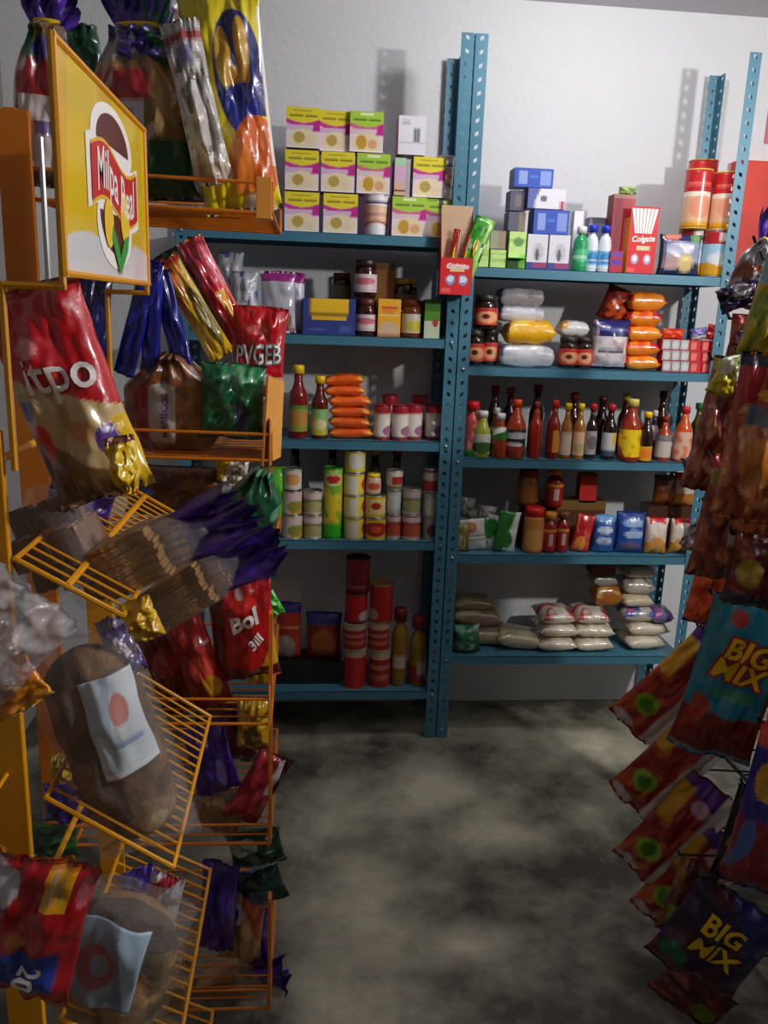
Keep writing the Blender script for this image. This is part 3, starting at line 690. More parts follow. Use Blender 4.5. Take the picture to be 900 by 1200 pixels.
# ------------------------------------------------------------ fourth shelf of the right unit
Z = RZ[3]
for i, (x, dz, w_, h_, ro, ly, lb) in enumerate((
    (540, 0, 18, 34, 0, ['#8a7a3a', ('n', .1, 5, 1, '#5a6a2a'), ('e', .5, .3, .3, .3, '#c8b070')], 'olive herb packet at the far left by the post'),
    (553, .0, 30, 38, -8, ['#e0dcd4', ('e', .4, .75, .3, .16, '#c8825a'), ('b', .3, .36, '#a0a0a0'), ('b', .44, .5, '#a0a0a0')], 'white herb packet with a brown print in front'),
    (572, .0, 28, 42, 12, ['#dfe4da', ('e', .5, .6, .35, .3, '#2a8a32'), ('n', .2, 4, 1, '#3a9a3a')], 'white and green herb packet leaning right'),
    (592, .0, 26, 50, 6, ['#2c7a30', ('d', 1, -.4, .4, '#dfe4da'), ('e', .6, .3, .2, .2, '#2f8a36')], 'green herb packet next to the red capped jar'),
    (562, .06, 26, 28, -20, ['#d8d8d4', ('n', .1, 4, 1, '#8aa88a')], 'pale packet lying over the herb packets'),
    (545, .11, 20, 24, 10, ['#a8b0a4', ('n', .1, 5, 1, '#6a7a6a')], 'greyish packet at the top of the herb pile'),
    (570, .10, 22, 20, 4, ['#b8c0bc', ('n', .15, 4, 1, '#7a8a80')], 'pale grey packet at the back of the herb pile'))):
    pouch('herb_packet', lb, 'packet', x, Z+dz, YF+.02+.02*(i % 3)+(.05 if dz else 0), w_, h_, .02, ly, 'herb packets on the fourth shelf', roll=ro, nu=16, nv=16)
bottle('spice_jar', 'orange jar with wide red cap', 'jar', 623, Z, YF+.035, 24, 54, 'jar', '#c07a34', '#d81c1c', ['#c8843c', ('e', .5, .4, .4, .35, '#d8a05a')], labv=(.06, .7), capr=1.1)
bottle('spice_jar', 'dim orange jar stacked at the back above the red cap', 'jar', 617, Z+.16, YF+.13, 24, 42, 'jar', '#a8682c', '#7a1c14', ['#b87834'], labv=(.1, .6), capr=1.1)
bottle('spice_jar', 'dim jar under the back orange jar', 'jar', 617, Z, YF+.14, 26, 50, 'jar', '#6a3a1c', '#7a1c14', None, capr=1.1)
REDB = ['#a01818', ('r', .4, .6, .2, .8, '#c8a8a0'), ('b', .85, 1, '#d88a20')]
bottle('spice_bottle', 'small red bottle with orange cap right of the red capped jar', 'bottle', 642, Z, YF+.03, 16, 48, 'flask', '#8a1414', '#d8902a', REDB, 'small red spice bottles', (.08, .6), 1.9)
bottle('spice_bottle', 'small red bottle with brown cap beside the red pouch', 'bottle', 657, Z, YF+.04, 15, 48, 'flask', '#8a1414', '#7a4a20', REDB, 'small red spice bottles', (.08, .6), 1.9)
bottle('spice_bottle', 'tall dim red bottle at the back between jars', 'bottle', 648, Z+.155, YF+.12, 20, 46, 'flask', '#8a1414', '#c8782a', REDB, 'small red spice bottles', (.08, .6), 1.9)
carton('spice_carton', 'dim red carton standing behind the red pouch', 'box', 688, Z+.17, YF+.12, 20, 34, .05, ['#c01c10', ('b', .9, 1, '#7a1410')], '#8a140c')
carton('spice_carton', 'brown carton carrying the dim red one at the back', 'box', 676, Z, YF+.12, 60, 54, .08, ['#5a3018', ('b', .8, 1, '#7a5a20')], '#4a2814')
carton('spice_carton', 'dark brown carton under the dim red bottle', 'box', 641, Z, YF+.125, 20, 50, .05, ['#4a1a14'], '#3a1410')
pouch('herb_packet', 'red packet leaning beside the blue pouches', 'packet', 681, Z, YF+.03, 22, 46, .03, ['#b01c20', ('e', .45, .25, .3, .2, '#e8902c'), ('n', .2, 5, 1, '#d85a4a')], roll=8)
BLUEP = ['#2a5aa8', ('e', .5, .62, .36, .1, '#c4d4ec'), ('e', .5, .34, .36, .1, '#b8c8e4'), ('b', .82, 1, '#5a92c8'), ('b', 0, .12, '#2c6ab0')]
BLUEQ = ['#1f4ea4', ('e', .55, .75, .36, .1, '#9ab8e0'), ('e', .6, .48, .36, .1, '#aac4e8'), ('e', .5, .2, .4, .1, '#6a5a7a'), ('b', .9, 1, '#1c3a80')]
pouch('blue_pouch', 'light blue pouch at the left of the blue pair', 'bag', 705, Z, YF+.03, 27, 46, .05, BLUEP)
pouch('blue_pouch', 'deep blue pouch at the right of the blue pair', 'bag', 735, Z, YF+.03, 35, 50, .06, BLUEQ)
for x, h_, lb, dY in ((766, 44, 'red topped pouch beside the deep blue one', .02), (795, 42, 'red topped pouch nearest the right post', .03)):
    pouch('mayonnaise_pouch', lb, 'pouch', x, Z, YF+dY, 27, h_, .05, ['#e0cfc0', ('b', 0, .34, '#d8902c'), ('e', .5, .3, .34, .2, '#e0a050'), ('r', .15, .85, .78, 1, '#cc1c20'), ('e', .5, .78, .4, .1, '#e4d8d0')], 'red topped pouches')
carton('spice_carton', 'brown carton behind the red topped pouches', 'box', 782, Z, YF+.1, 56, 50, .08, ['#4a2414'], '#4a2414')
pouch('mayonnaise_pouch', 'red topped pouch standing on the brown carton', 'pouch', 799, Z+.165, YF+.12, 26, 40, .05, ['#d8c4b0', ('b', 0, .4, '#c8802c'), ('b', .74, 1, '#b81c24')], 'red topped pouches')
pouch('mayonnaise_pouch', 'dim brown pouch beside the upper red topped pouch', 'pouch', 776, Z+.165, YF+.13, 26, 36, .05, ['#6a3a24', ('b', 0, .4, '#8a4a1c')], 'red topped pouches')

# ------------------------------------------------------------ bottom shelf of the right unit: sacks
Z = RZ[4]
WH = ['#d8cfb8', ('n', .2, 4, 1, '#c8bda4')]; WHR = ['#d8cfc0', ('n', .15, 3.2, 1, '#b83a3c'), ('n', .45, 3, 1, '#d8cfc0')]
pouch('grain_sack', 'green and white grain sack by the left post', 'sack', 545, Z, YF+.03, 34, 34, .08, ['#2a6a44', ('n', .1, 3, 1, '#6aa888'), ('n', .3, 5, 1, '#123a1c')], roll=-6)
lying('grain_sack', 'tan grain sack slumped over the green one', 'sack', 572, Z+.0, YF+.06, 66, 22, .16, ['#a8977a', ('n', .2, 3, 1, '#8a7a5a')], roll=6)
lying('grain_sack', 'tan grain sack on the left of the pile top', 'sack', 560, Z+.068, YF+.08, 62, 22, .14, ['#9a8668', ('n', .2, 3, 1, '#b8a684')], roll=4)
lying('grain_sack', 'olive tan grain sack topmost at the left', 'sack', 555, Z+.132, YF+.09, 50, 16, .12, ['#8a7a54', ('n', .2, 3, 1, '#a8956a')])
lying('grain_sack', 'pale grain sack between the tan pile and rice bags', 'sack', 610, Z, YF+.02, 54, 22, .15, ['#bfb294', ('n', .2, 3, 1, '#a89a7c')], roll=7)
k = 0
for row, (zz, xs) in enumerate(((0, (655, 698)), (.052, (657, 700)), (.102, (655, 697)))):
    for c_, x in enumerate(xs):
        lying('rice_bag', '%s %s flat rice bag of the printed pile' % (['bottom', 'middle', 'upper'][row], ['left', 'right'][c_]), 'bag', x, Z+zz, YF+.012*row, 46 if row < 2 else 42, 16.5, .17, WH if row < 2 else WHR, 'flat rice bags', yaw=random.uniform(-4, 4), roll=random.uniform(-2, 2))
for row, (zz, x, w_, h_, ly, lb) in enumerate(((0, 757, 46, 17, WH, 'bottom white bag of the right stack'), (.052, 762, 50, 17, WH, 'second white bag of the right stack'), (.105, 752, 44, 18, ['#c8c0b4', ('n', .05, 3, 1, '#4a62b0'), ('n', .35, 4, 1, '#c85a8a')], 'blue and pink printed bag of the right stack'), (.162, 748, 38, 15, ['#d8d0bc', ('b', 0, 1, '#cfc4a4')], 'cream bag above the printed one in the right stack'), (.21, 751, 38, 20, ['#c8c0b0', ('n', .2, 4, 1, '#8a8480')], 'grey white bag high in the right stack'), (.272, 752, 38, 15, WH, 'white bag second from top of the right stack'), (.32, 757, 34, 15, ['#b8b0a0'], 'topmost grey bag of the right stack'))):
    lying('flour_bag', lb, 'bag', x, Z+zz, YF+.02+.012*row, w_, h_, .15, ly, 'white bags stacked at the right', yaw=random.uniform(-5, 5))
lying('flour_bag', 'printed bag with violet mark beside the right stack', 'bag', 778, Z+.105, YF+.03, 26, 18, .12, ['#6a6a98', ('n', .1, 3, 1, '#a85a98')])
lying('beans_bag', 'orange brown bag set back beside the right stack', 'bag', 713, Z+.155, YF+.08, 34, 26, .1, ['#a8641e', ('n', .2, 3, 1, '#c8a060')])
lying('beans_bag', 'grey bag on the orange brown bag at the back', 'bag', 710, Z+.235, YF+.09, 30, 16, .1, ['#9a948c'])
carton('spice_carton', 'dark brown carton at the top of the back pile', 'box', 708, Z+.287, YF+.1, 28, 22, .08, ['#5a2414'], '#4a1c10')

# ------------------------------------------------------------ second shelf of the left unit
Z = LZ[1]
pouch('purple_top_pouch', 'silver pouch with purple top and brown picture', 'pouch', 326, Z, YF+.02, 42, 70, .05, ['#c4c4d2', ('b', .84, 1, '#8a2478'), ('r', .03, .14, 0, 1, '#d8b878'), ('e', .55, .22, .36, .2, '#9a6a48'), ('e', .5, .55, .3, .12, '#5a5a8a'), ('w', .38, .05, 2, '#b8b8c6'), ('b', .84, 1, '#9a2a84'), ('b', 0, .06, '#c8202a')], nu=20, nv=24)
pouch('purple_top_pouch', 'second silver pouch with purple top set behind', 'pouch', 344, Z, YF+.06, 26, 68, .05, ['#d4d4de', ('b', .84, 1, '#8a2478'), ('e', .5, .6, .3, .2, '#8a8aa8')])
t = carton('bouillon_display_box', 'navy display box with yellow packets showing', 'box', 385.5, Z, YF, 61, 41, .1, ['#2a3a88', ('r', .12, .86, .52, 1, '#8a6a14'), ('r', .15, .86, .62, 1, '#f2c21c'), ('r', .16, .84, .42, .52, '#e8b818'), ('r', .1, .45, .12, .18, '#4a5aa4'), ('r', .7, .92, .08, .26, '#4a5aa4')], '#222f70', nu=30, nv=22)
LB = ['#d8c8cc', ('e', .45, .6, .34, .2, '#c86a74'), ('b', .1, .16, '#a89a9a')]
bottle('jam_jar', 'dark jam jar with pink label in the bottom row', 'jar', 428.5, Z, YF+.035, 25, 42, 'jar', '#3a1010', '#5a2a1c', LB, 'dark jam jars', (.14, .58), 1.1)
bottle('jam_jar', 'dark jam jar stacked on the other pink label jar', 'jar', 428, Z+.128, YF+.035, 26, 42, 'jar', '#3a1010', '#2a1a1c', LB, 'dark jam jars', (.14, .62), 1.1)
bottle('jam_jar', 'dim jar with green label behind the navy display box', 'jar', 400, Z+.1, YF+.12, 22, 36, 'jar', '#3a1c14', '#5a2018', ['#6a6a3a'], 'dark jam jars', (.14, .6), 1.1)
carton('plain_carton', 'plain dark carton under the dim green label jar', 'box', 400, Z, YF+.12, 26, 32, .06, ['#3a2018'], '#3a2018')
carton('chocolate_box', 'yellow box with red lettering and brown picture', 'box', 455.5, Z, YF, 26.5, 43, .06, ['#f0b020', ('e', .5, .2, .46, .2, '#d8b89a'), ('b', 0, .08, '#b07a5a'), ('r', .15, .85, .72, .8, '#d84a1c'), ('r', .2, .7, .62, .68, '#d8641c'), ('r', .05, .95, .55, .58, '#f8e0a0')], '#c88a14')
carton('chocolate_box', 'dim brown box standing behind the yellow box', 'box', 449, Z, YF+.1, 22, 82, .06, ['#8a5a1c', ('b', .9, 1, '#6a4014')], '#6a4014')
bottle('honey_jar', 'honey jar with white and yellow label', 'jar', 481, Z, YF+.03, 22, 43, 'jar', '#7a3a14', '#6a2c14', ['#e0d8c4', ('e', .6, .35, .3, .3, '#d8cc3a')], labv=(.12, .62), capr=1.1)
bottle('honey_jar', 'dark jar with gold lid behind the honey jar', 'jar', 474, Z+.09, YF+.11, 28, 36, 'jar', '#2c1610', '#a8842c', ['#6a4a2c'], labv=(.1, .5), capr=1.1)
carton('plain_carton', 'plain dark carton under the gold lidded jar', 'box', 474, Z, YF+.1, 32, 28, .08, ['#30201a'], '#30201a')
carton('herbal_box', 'green and white box at the right end by the post', 'box', 505.5, Z, YF, 18, 44, .05, ['#5a9a2a', ('b', 0, .45, '#dce8cc'), ('e', .7, .4, .2, .1, '#c8401c'), ('b', .7, 1, '#3f7a20')], '#2f5a1c')
carton('herbal_box', 'dark green box left of the green and white box', 'box', 493, Z, YF+.03, 12, 42, .05, ['#2a4a20'], '#22401c')
for i, (x, z_, w_, h_, lb) in enumerate(((271, .05, 30, 62, 'clear bag with white rolls high at the left end'), (288, .0, 30, 58, 'clear bag with white rolls beside the silver pouch'))):
    pouch('clear_bag', lb, 'bag', x, Z+z_+.03, YF+.03+.04*(1-i), w_, h_, .06, ['#b8bac4', ('n', .1, 5, 1, '#e0e0ea'), ('n', .38, 6, 1, '#4a5aa0')], wr=.008, group='clear bags of white rolls')
lying('candy_bag', 'light blue bag with yellow band lying on the shelf', 'bag', 292, Z, YF, 60, 16, .12, ['#5a9ab8', ('b', .3, .45, '#d8b84a'), ('b', .6, .8, '#c8c4b0')])

# ------------------------------------------------------------ third shelf of the left unit
Z = LZ[2]
bottle('sauce_bottle', 'large red sauce bottle with yellow cap at the left', 'bottle', 349, Z, YF+.03, 22, 84, 'tall', '#7a1812', '#f0c818', ['#8a9a34', ('e', .5, .5, .45, .3, '#b8843c'), ('b', .85, 1, '#5a8a2c')], labv=(.1, .46), capr=1.45)
bottle('sauce_bottle', 'smaller sauce bottle with yellow cap beside orange bags', 'bottle', 374, Z, YF+.03, 19, 72, 'tall', '#5a1810', '#f0c818', ['#c8c03a', ('d', 1, 1, 1., '#8ab87a'), ('e', .5, .4, .3, .2, '#e8dc9a')], labv=(.06, .48), capr=1.45)
for x, h_ in ((349, .82), ): pass
zz = Z
n6 = ['bottom', 'second', 'third', 'fourth', 'fifth', 'topmost']
for k, (w_, h_, dx) in enumerate(((54, 12, 2), (50, 13.5, 0), (50, 12, 1), (52, 13, 0), (50, 12, -6), (48, 13, -6))):
    lying('noodle_bag', '%s orange bag counted upward in the left unit stack' % n6[k], 'bag', 410+dx, zz, YF+.01, w_, h_*1.05, .1, ['#f0601a', ('n', .2, 4, 1, '#f8842c'), ('b', .86, 1, '#f0a020'), ('b', 0, .06, '#d8481c')], 'stack of orange bags in the left unit', yaw=random.uniform(-5, 5), roll=-4 if k == 5 else random.uniform(-2, 2)); zz += h_*.00302*.97
YOG = ['#e0d8c8', ('b', .78, 1, '#b02838'), ('e', .5, .45, .3, .3, '#efe9dc'), ('e', .8, .25, .3, .16, '#a86a8a'), ('b', 0, .08, '#8a4a4a')]
for i, (x, dY, lb) in enumerate(((447, .03, 'first small cream can with red top beside the orange bags'), (468, .03, 'second small cream can with red top in the front row'), (484, .05, 'third small cream can with red top in the front row'), (507, .06, 'cream can with red top half behind the post'), (455, .14, 'red topped can at the back left'), (490, .14, 'red topped can at the back right'))):
    can('cream_can', lb, 'can', x, Z, YF+dY, 19.5, 41 if dY < .1 else 47, YOG, '#8a2030', 'small cream cans with red tops')

# ------------------------------------------------------------ fourth shelf of the left unit: tins
Z = LZ[3]; u = .00312
G = 'food tins on the fourth shelf'
VEG = ['#c8c4b8', ('r', .45, 1, 0, .6, '#c8982a'), ('b', .72, .95, '#d8b8b4'), ('e', .6, .35, .25, .25, '#8a8a3a')]
VEG2 = ['#b8b4a4', ('b', .72, .95, '#d8c0c0'), ('b', 0, .66, '#7a7c44'), ('e', .5, .35, .4, .25, '#a8a870'), ('b', 0, .1, '#c8c0b0')]
RED2 = ['#b83430', ('b', .72, .95, '#d8c8c4'), ('e', .5, .35, .36, .3, '#c85a44'), ('b', 0, .1, '#c8c0b4')]
YC = ['#e8cf2c', ('r', .22, .62, .08, .92, '#dcd8c0'), ('e', .95, .5, .22, .3, '#c8401c'), ('b', .04, .1, '#d8d090')]
YR = ['#e6c62a', ('e', .5, .5, .42, .36, '#b8281c'), ('e', .5, .5, .18, .16, '#e05a2c')]
YF_ = ['#ead28a', ('e', .5, .55, .16, .18, '#c02820'), ('b', 0, .12, '#e8c820'), ('b', .88, 1, '#e8c820')]
can('food_tin', 'silver and orange tin, bottom of the leftmost pile', 'tin', 342.5, Z, YF+.03, 24, 28, VEG, None, G)
can('food_tin', 'silver and orange tin, middle of the leftmost pile', 'tin', 342, Z+28.6*u, YF+.03, 24, 28, VEG, None, G)
can('food_tin', 'white tin on top of the leftmost pile', 'tin', 343, Z+57.2*u, YF+.03, 21, 25, ['#d4d2ca', ('e', .5, .5, .3, .3, '#d89a5a')], None, G)
can('food_tin', 'vegetable tin at the bottom beside the leftmost pile', 'tin', 366.5, Z, YF+.03, 22, 28, VEG2, None, G)
can('food_tin', 'vegetable tin stacked second from the left', 'tin', 366.5, Z+28.6*u, YF+.03, 22, 28, VEG2, None, G)
can('aerosol_can', 'tall green and yellow spray can with red oval', 'can', 389, Z, YF+.03, 22, 84, ['#3aa82a', ('b', .22, .75, '#d8c028'), ('n', .1, 4, 2, '#7aa82a'), ('b', 0, .2, '#2fae1c'), ('b', .76, 1, '#8ac030'), ('e', .5, .86, .34, .09, '#d8d0a0'), ('e', .5, .86, .28, .06, '#b82418')], '#3a8a2a', rings=False, nz=30)
for k in range(4):
    can('food_tin', '%s yellow tin of the four high pile' % ['bottom', 'second', 'third', 'topmost'][k], 'tin', 414.5+(1.5 if k == 3 else 0), Z+k*26.2*u, YF+.03, 24, 25.8, YC if k < 3 else ['#e6d23a', ('e', .55, .55, .3, .4, '#dcdcc8')], None, G)
can('food_tin', 'yellow tin with dark red flower print at the bottom', 'tin', 439.5, Z, YF+.025, 24, 26.5, YR, None, G)
can('food_tin', 'cream yellow tin with small red mark', 'tin', 439.5, Z+27*u, YF+.025, 24, 26, YF_, None, G)
bottle('mayonnaise_jar', 'small jar with yellow cap standing on the cream yellow tin', 'jar', 437.5, Z+53.5*u, YF+.03, 17, 24, 'jar', '#d8b8a0', '#e8d020', ['#d8c0a8', ('e', .5, .5, .3, .3, '#c8502c')], labv=(.1, .7), capr=1.05)
can('food_tin', 'red tin at the bottom right of the yellow piles', 'tin', 460.5, Z, YF+.03, 17, 30, RED2, None, G)
can('food_tin', 'pale blue green tin above a red tin', 'tin', 461, Z+30.6*u, YF+.03, 17, 28, ['#b8c8c0', ('e', .5, .5, .36, .36, '#d4dcd4')], None, G)
can('food_tin', 'white and red tin on the pale blue green one', 'tin', 462, Z+59.2*u, YF+.03, 19, 23, ['#d4ccc4', ('r', .35, .9, .25, .7, '#b82c28'), ('b', 0, .2, '#7a7a58')], None, G)
can('food_tin', 'red tin at the bottom under the olive tin', 'tin', 481, Z, YF+.03, 22, 30, RED2, None, G)
can('food_tin', 'olive tin on a red tin near the post', 'tin', 481.5, Z+30.6*u, YF+.03, 22, 30, VEG2, None, G)
can('food_tin', 'grey tin at the bottom beside the post', 'tin', 503.5, Z, YF+.03, 17, 28, ['#9a988c', ('e', .6, .4, .3, .3, '#4a4a40')], None, G)
can('food_tin', 'grey tin in the middle beside the post', 'tin', 503.5, Z+28.6*u, YF+.03, 17, 28, ['#a4a49a', ('e', .5, .4, .3, .4, '#c0c0b8')], None, G)
can('food_tin', 'grey and red tin topmost beside the post', 'tin', 504, Z+57.2*u, YF+.03, 19, 28, ['#9a3028', ('b', .5, .85, '#b8a8a4'), ('b', .85, 1, '#6a4a40')], None, G)
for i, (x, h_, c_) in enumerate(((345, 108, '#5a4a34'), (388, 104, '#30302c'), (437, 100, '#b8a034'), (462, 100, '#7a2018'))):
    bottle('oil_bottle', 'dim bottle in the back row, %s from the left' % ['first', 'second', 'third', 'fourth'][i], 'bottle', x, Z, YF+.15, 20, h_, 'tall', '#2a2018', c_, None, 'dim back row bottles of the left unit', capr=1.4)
pouch('juice_pouch', 'orange and bright green pouch at the left end', 'pouch', 322, Z, YF+.03, 24, 84, .05, ['#6ac82a', ('d', -1, 0, -.42, '#e8a02a'), ('b', 0, .3, '#b88a5a'), ('n', .3, 4, 1, '#3a9a2c')])

# ------------------------------------------------------------ bottom shelf of the left unit
Z = LZ[4]; u = .00325
can('red_tin', 'plain red tin at the bottom front of the tall pile', 'tin', 415, Z, YF+.04, 26, 48, ['#b81416', ('b', .84, 1, '#b89a7a')], '#a08a6a', 'red tins on the bottom shelf')
RT = ['#9a1c1a', ('b', .8, 1, '#b89a80'), ('b', .2, .36, '#b8604a'), ('b', .5, .62, '#b07060')]
can('red_tin', 'red tin with pale bands second in the front pile', 'tin', 415, Z+48.5*u, YF+.04, 27, 32, RT, '#a08a6a', 'red tins on the bottom shelf')
can('red_tin', 'red tin with white mark third in the front pile', 'tin', 417, Z+81*u, YF+.05, 26, 34, ['#b01414', ('e', .8, .2, .25, .2, '#b8a4a0')], '#6a2014', 'red tins on the bottom shelf')
can('red_tin', 'dark red tin on top of the front pile', 'tin', 419, Z+115.5*u, YF+.07, 28, 40, ['#7a1414', ('b', .1, .2, '#8a4a44')], '#5a1814', 'red tins on the bottom shelf')
can('red_tin', 'red tin at the bottom of the second pile', 'tin', 444, Z, YF+.045, 25, 46, RT, '#a08a6a', 'red tins on the bottom shelf')
can('red_tin', 'red tin in the middle of the second pile', 'tin', 443, Z+46.5*u, YF+.045, 25, 34, RT, '#a08a6a', 'red tins on the bottom shelf')
can('red_tin', 'red tin on top of the second pile', 'tin', 446, Z+81*u, YF+.05, 27, 46, ['#a81616', ('e', .2, .2, .2, .16, '#a89490')], '#8a6a3a', 'red tins on the bottom shelf')
bottle('oil_bottle', 'yellow bottle with dark red cap right of the red tins', 'bottle', 466, Z, YF+.05, 18, 94, 'flask', '#8a6a18', '#6a1414', ['#8a6418', ('r', .2, .8, .3, .6, '#b8a89a')], 'yellow oil bottles', (.1, .6), 1.9)
bottle('oil_bottle', 'yellow bottle with red base nearest the post', 'bottle', 488, Z, YF+.05, 20, 84, 'flask', '#8a6a18', '#7a1414', ['#8a6a18', ('b', 0, .5, '#8a2418'), ('r', .45, .95, .25, .6, '#b8a89a')], 'yellow oil bottles', (.06, .55), 1.9)
carton('black_carton', 'low black carton under the two cereal bags', 'box', 352, Z, YF+.05, 92, 26, .14, ['#141216', ('b', .9, 1, '#1e1a1e')], '#100e12')
pouch('cereal_bag', 'orange red bag with blue top at the left', 'bag', 338, Z+.085, YF+.1, 30, 70, .05, ['#c83a1c', ('b', .82, 1, '#2c2c8a'), ('e', .4, .2, .4, .24, '#b8a89c'), ('b', .55, .62, '#d8806a')])
pouch('cereal_bag', 'brown orange bag with blue top beside the red tins', 'bag', 379, Z+.085, YF+.1, 42, 58, .05, ['#8a3414', ('b', .74, 1, '#22307a'), ('e', .5, .35, .35, .3, '#a85a24')])

# ------------------------------------------------------------ pale notice on the wall behind the bottom shelf
p0 = at(336, 700, WY)
tag(new_obj('wall_notice', box_mesh('wall_notice', p0.x-.06, p0.x+.06, WY-.004, WY-.001, p0.z-.08, p0.z+.08, mat('notice_paper', '#e8e4da', .7))), 'pale blank notice on the wall above the blue topped bags', 'notice')

# ================================================================== WIRE BREAD RACKS ON THE LEFT
def rung_mesh(p, q, r, m): return rod_mesh('rung', p, q, r, m, 5)
def tray(parent, xb, zb, xf, zf, y0, y1, m, n, lip=.05, mid=None, r=.0035):
    """wire tray between depths y0..y1 from its back edge (xb, zb) to its front edge (xf, zf)"""
    t = new_obj('wire_tray', path_mesh('wire_tray', [(xb, y0, zb), (xf, y0, zf), (xf, y1, zf), (xb, y1, zb)], r, m, closed=True), parent)
    if lip:
        new_obj('lip_wire', path_mesh('lip_wire', [(xb, y0, zb+lip), (xf, y0, zf+lip), (xf, y1, zf+lip), (xb, y1, zb+lip)], r*.9, m), t)
        for (x, y, z) in ((xf, y0, zf), (xf, y1, zf)):
            new_obj('corner_wire', rod_mesh('corner_wire', (x, y, z), (x, y, z+lip), r, m), t)
    if mid is not None:
        k = (mid-xb)/(xf-xb); zm = zb+(zf-zb)*k
        new_obj('mid_wire', rod_mesh('mid_wire', (mid, y0, zm), (mid, y1, zm), r*1.4, m), t)
    me = rung_mesh((xb, 0, zb), (xf, 0, zf), r*.62, m)
    for i in range(n):
        o = new_obj('rung', me, t); o.location = (0, y0+(y1-y0)*(i+1)/(n+1), 0)
    return t

# near rack: two flat posts, sloping trays toward the aisle, header sign
NR = tag(empty('bread_rack', (0, 0, 0)), 'yellow wire bread rack with corn logo sign nearest the camera', 'rack')
for y in (1.0, 1.5):
    new_obj('post', box_mesh('post', -.405, -.357, y-.006, y+.006, .0, 1.445, YEL, .002), NR)
    new_obj('sign_bracket', path_mesh('sign_bracket', [(-.345, y, 1.40), (-.345, y, 1.61), (-.278, y, 1.61), (-.278, y, 1.63)], .0042, YEL), NR)
    new_obj('foot_bar', box_mesh('foot_bar', -.62, -.20, y-.02, y+.02, .0, .03, YEL, .003), NR)
for z in (.2, .75, 1.4):
    new_obj('cross_wire', rod_mesh('cross_wire', (-.38, 1.0, z), (-.38, 1.5, z), .005, YEL), NR)
tray(NR, -.352, 1.288, -.227, 1.215, 1.0, 1.5, YEL, 17, 0, -.293)
tray(NR, -.352, .93, -.183, .815, 1.05, 1.5, YEL, 16, 0)
tray(NR, -.352, .56, -.187, .47, 1.05, 1.5, YEL, 14, 0)
tray(NR, -.352, .2, -.187, .12, 1.05, 1.5, YEL, 14, 0)
# the header sign: yellow board with a corn emblem, facing the aisle
SX = -.276; sg0, sg1, sz0, sz1 = 1.0, 1.5, 1.625, 1.868
def sgn(u, v): return (SX, sg0+(sg1-sg0)*u, sz0+(sz1-sz0)*v)
nu, nv = 110, 70; vs = []; fs = []; cols = []
SP = paint(['#f2cf18', ('n', .12, 3.6, .08, '#eabc12'), ('n', .3, 4.4, .06, '#f6df6a'), ('e', .25, .05, .3, .17, '#eceef0'), ('e', .8, .04, .34, .18, '#eceef0'), ('b', 0, .06, '#eceef0')])
SPA = aa(SP, nu, nv)
for j in range(nv+1):
    for i in range(nu+1): vs.append(sgn(i/nu, j/nv))
for j in range(nv):
    for i in range(nu):
        q = j*(nu+1)+i; fs.append((q, q+1, q+nu+2, q+nu+1)); cols.append(SPA((i+.5)/nu, (j+.5)/nv))
k = len(vs); e = .006
vs += [sgn(0, 0), sgn(1, 0), sgn(1, 1), sgn(0, 1)] + [(SX-e, sgn(a, b_)[1], sgn(a, b_)[2]) for a, b_ in ((0, 0), (1, 0), (1, 1), (0, 1))]
for f in ((3, 2, 6, 7), (0, 3, 7, 4), (1, 5, 6, 2), (0, 4, 5, 1), (4, 7, 6, 5)): fs.append(tuple(k+i for i in f)); cols.append(lin('#e2a818'))
sign = new_obj('sign_board', mesh('sign_board', vs, fs, print_mat('sign_enamel', .22, .5), cols), NR)
sign['label'] = 'yellow header sign with red corn emblem'
new_obj('sign_frame', path_mesh('sign_frame', [sgn(0, 0), sgn(1, 0), sgn(1, 1), sgn(0, 1)], .0045, YEL, closed=True), sign)
def sdec(name, pts, m, lift):
    n = len(pts); vs = [(SX+lift, sg0+(sg1-sg0)*(.53+(u-.6)*1.06), sz0+(sz1-sz0)*v) for u, v in pts]
    bm = bmesh.new(); f = bm.faces.new([bm.verts.new(p) for p in vs]); bmesh.ops.triangulate(bm, faces=[f])
    me = bpy.data.meshes.new(name); bm.to_mesh(me); bm.free(); me.materials.append(m)
    o = new_obj(name, me, sign); md = o.modifiers.new('s', 'SOLIDIFY'); md.thickness = .0006; md.offset = 0; return o
def ell(cu, cv, ru, rv, n=28, a0=0, a1=360): return [(cu+ru*math.cos(math.radians(a0+(a1-a0)*i/n)), cv+rv*math.sin(math.radians(a0+(a1-a0)*i/n))) for i in range(n+(0 if a1-a0 == 360 else 1))]
def wavy(u0, u1, v0, v1, amp, n=16):
    b_ = [(u0+(u1-u0)*i/n, v0+amp*math.sin(i/n*2*math.pi)) for i in range(n+1)]
    t_ = [(u0+(u1-u0)*i/n, v1+amp*math.sin(i/n*2*math.pi)) for i in range(n, -1, -1)]
    return b_+t_
GOLD = mat('emblem_gold', '#e8b818', .4); DKR = mat('emblem_maroon', '#5a1414', .4); REDE = mat('emblem_red', '#c8161e', .4); GRE = mat('leaf_green', '#2c9a3a', .4); CORN = mat('corn_yellow', '#f0c42a', .45)
sdec('emblem_halo', ell(.6, .74, .23, .2) , INK['white'], .0008)
sdec('emblem_halo', wavy(.32, .9, .34, .70, .055), INK['white'], .001)
sdec('emblem_halo', ell(.6, .30, .2, .24), INK['white'], .0009)
sdec('emblem_arch', ell(.6, .72, .18, .17, 20, 0, 180), DKR, .0016)
sdec('emblem_arch', ell(.6, .36, .17, .22, 20, 180, 360), DKR, .0016)
sdec('emblem_ribbon', wavy(.36, .87, .365, .675, .055), GOLD, .002)
sdec('emblem_ribbon', wavy(.355, .875, .385, .655, .055), REDE, .0026)
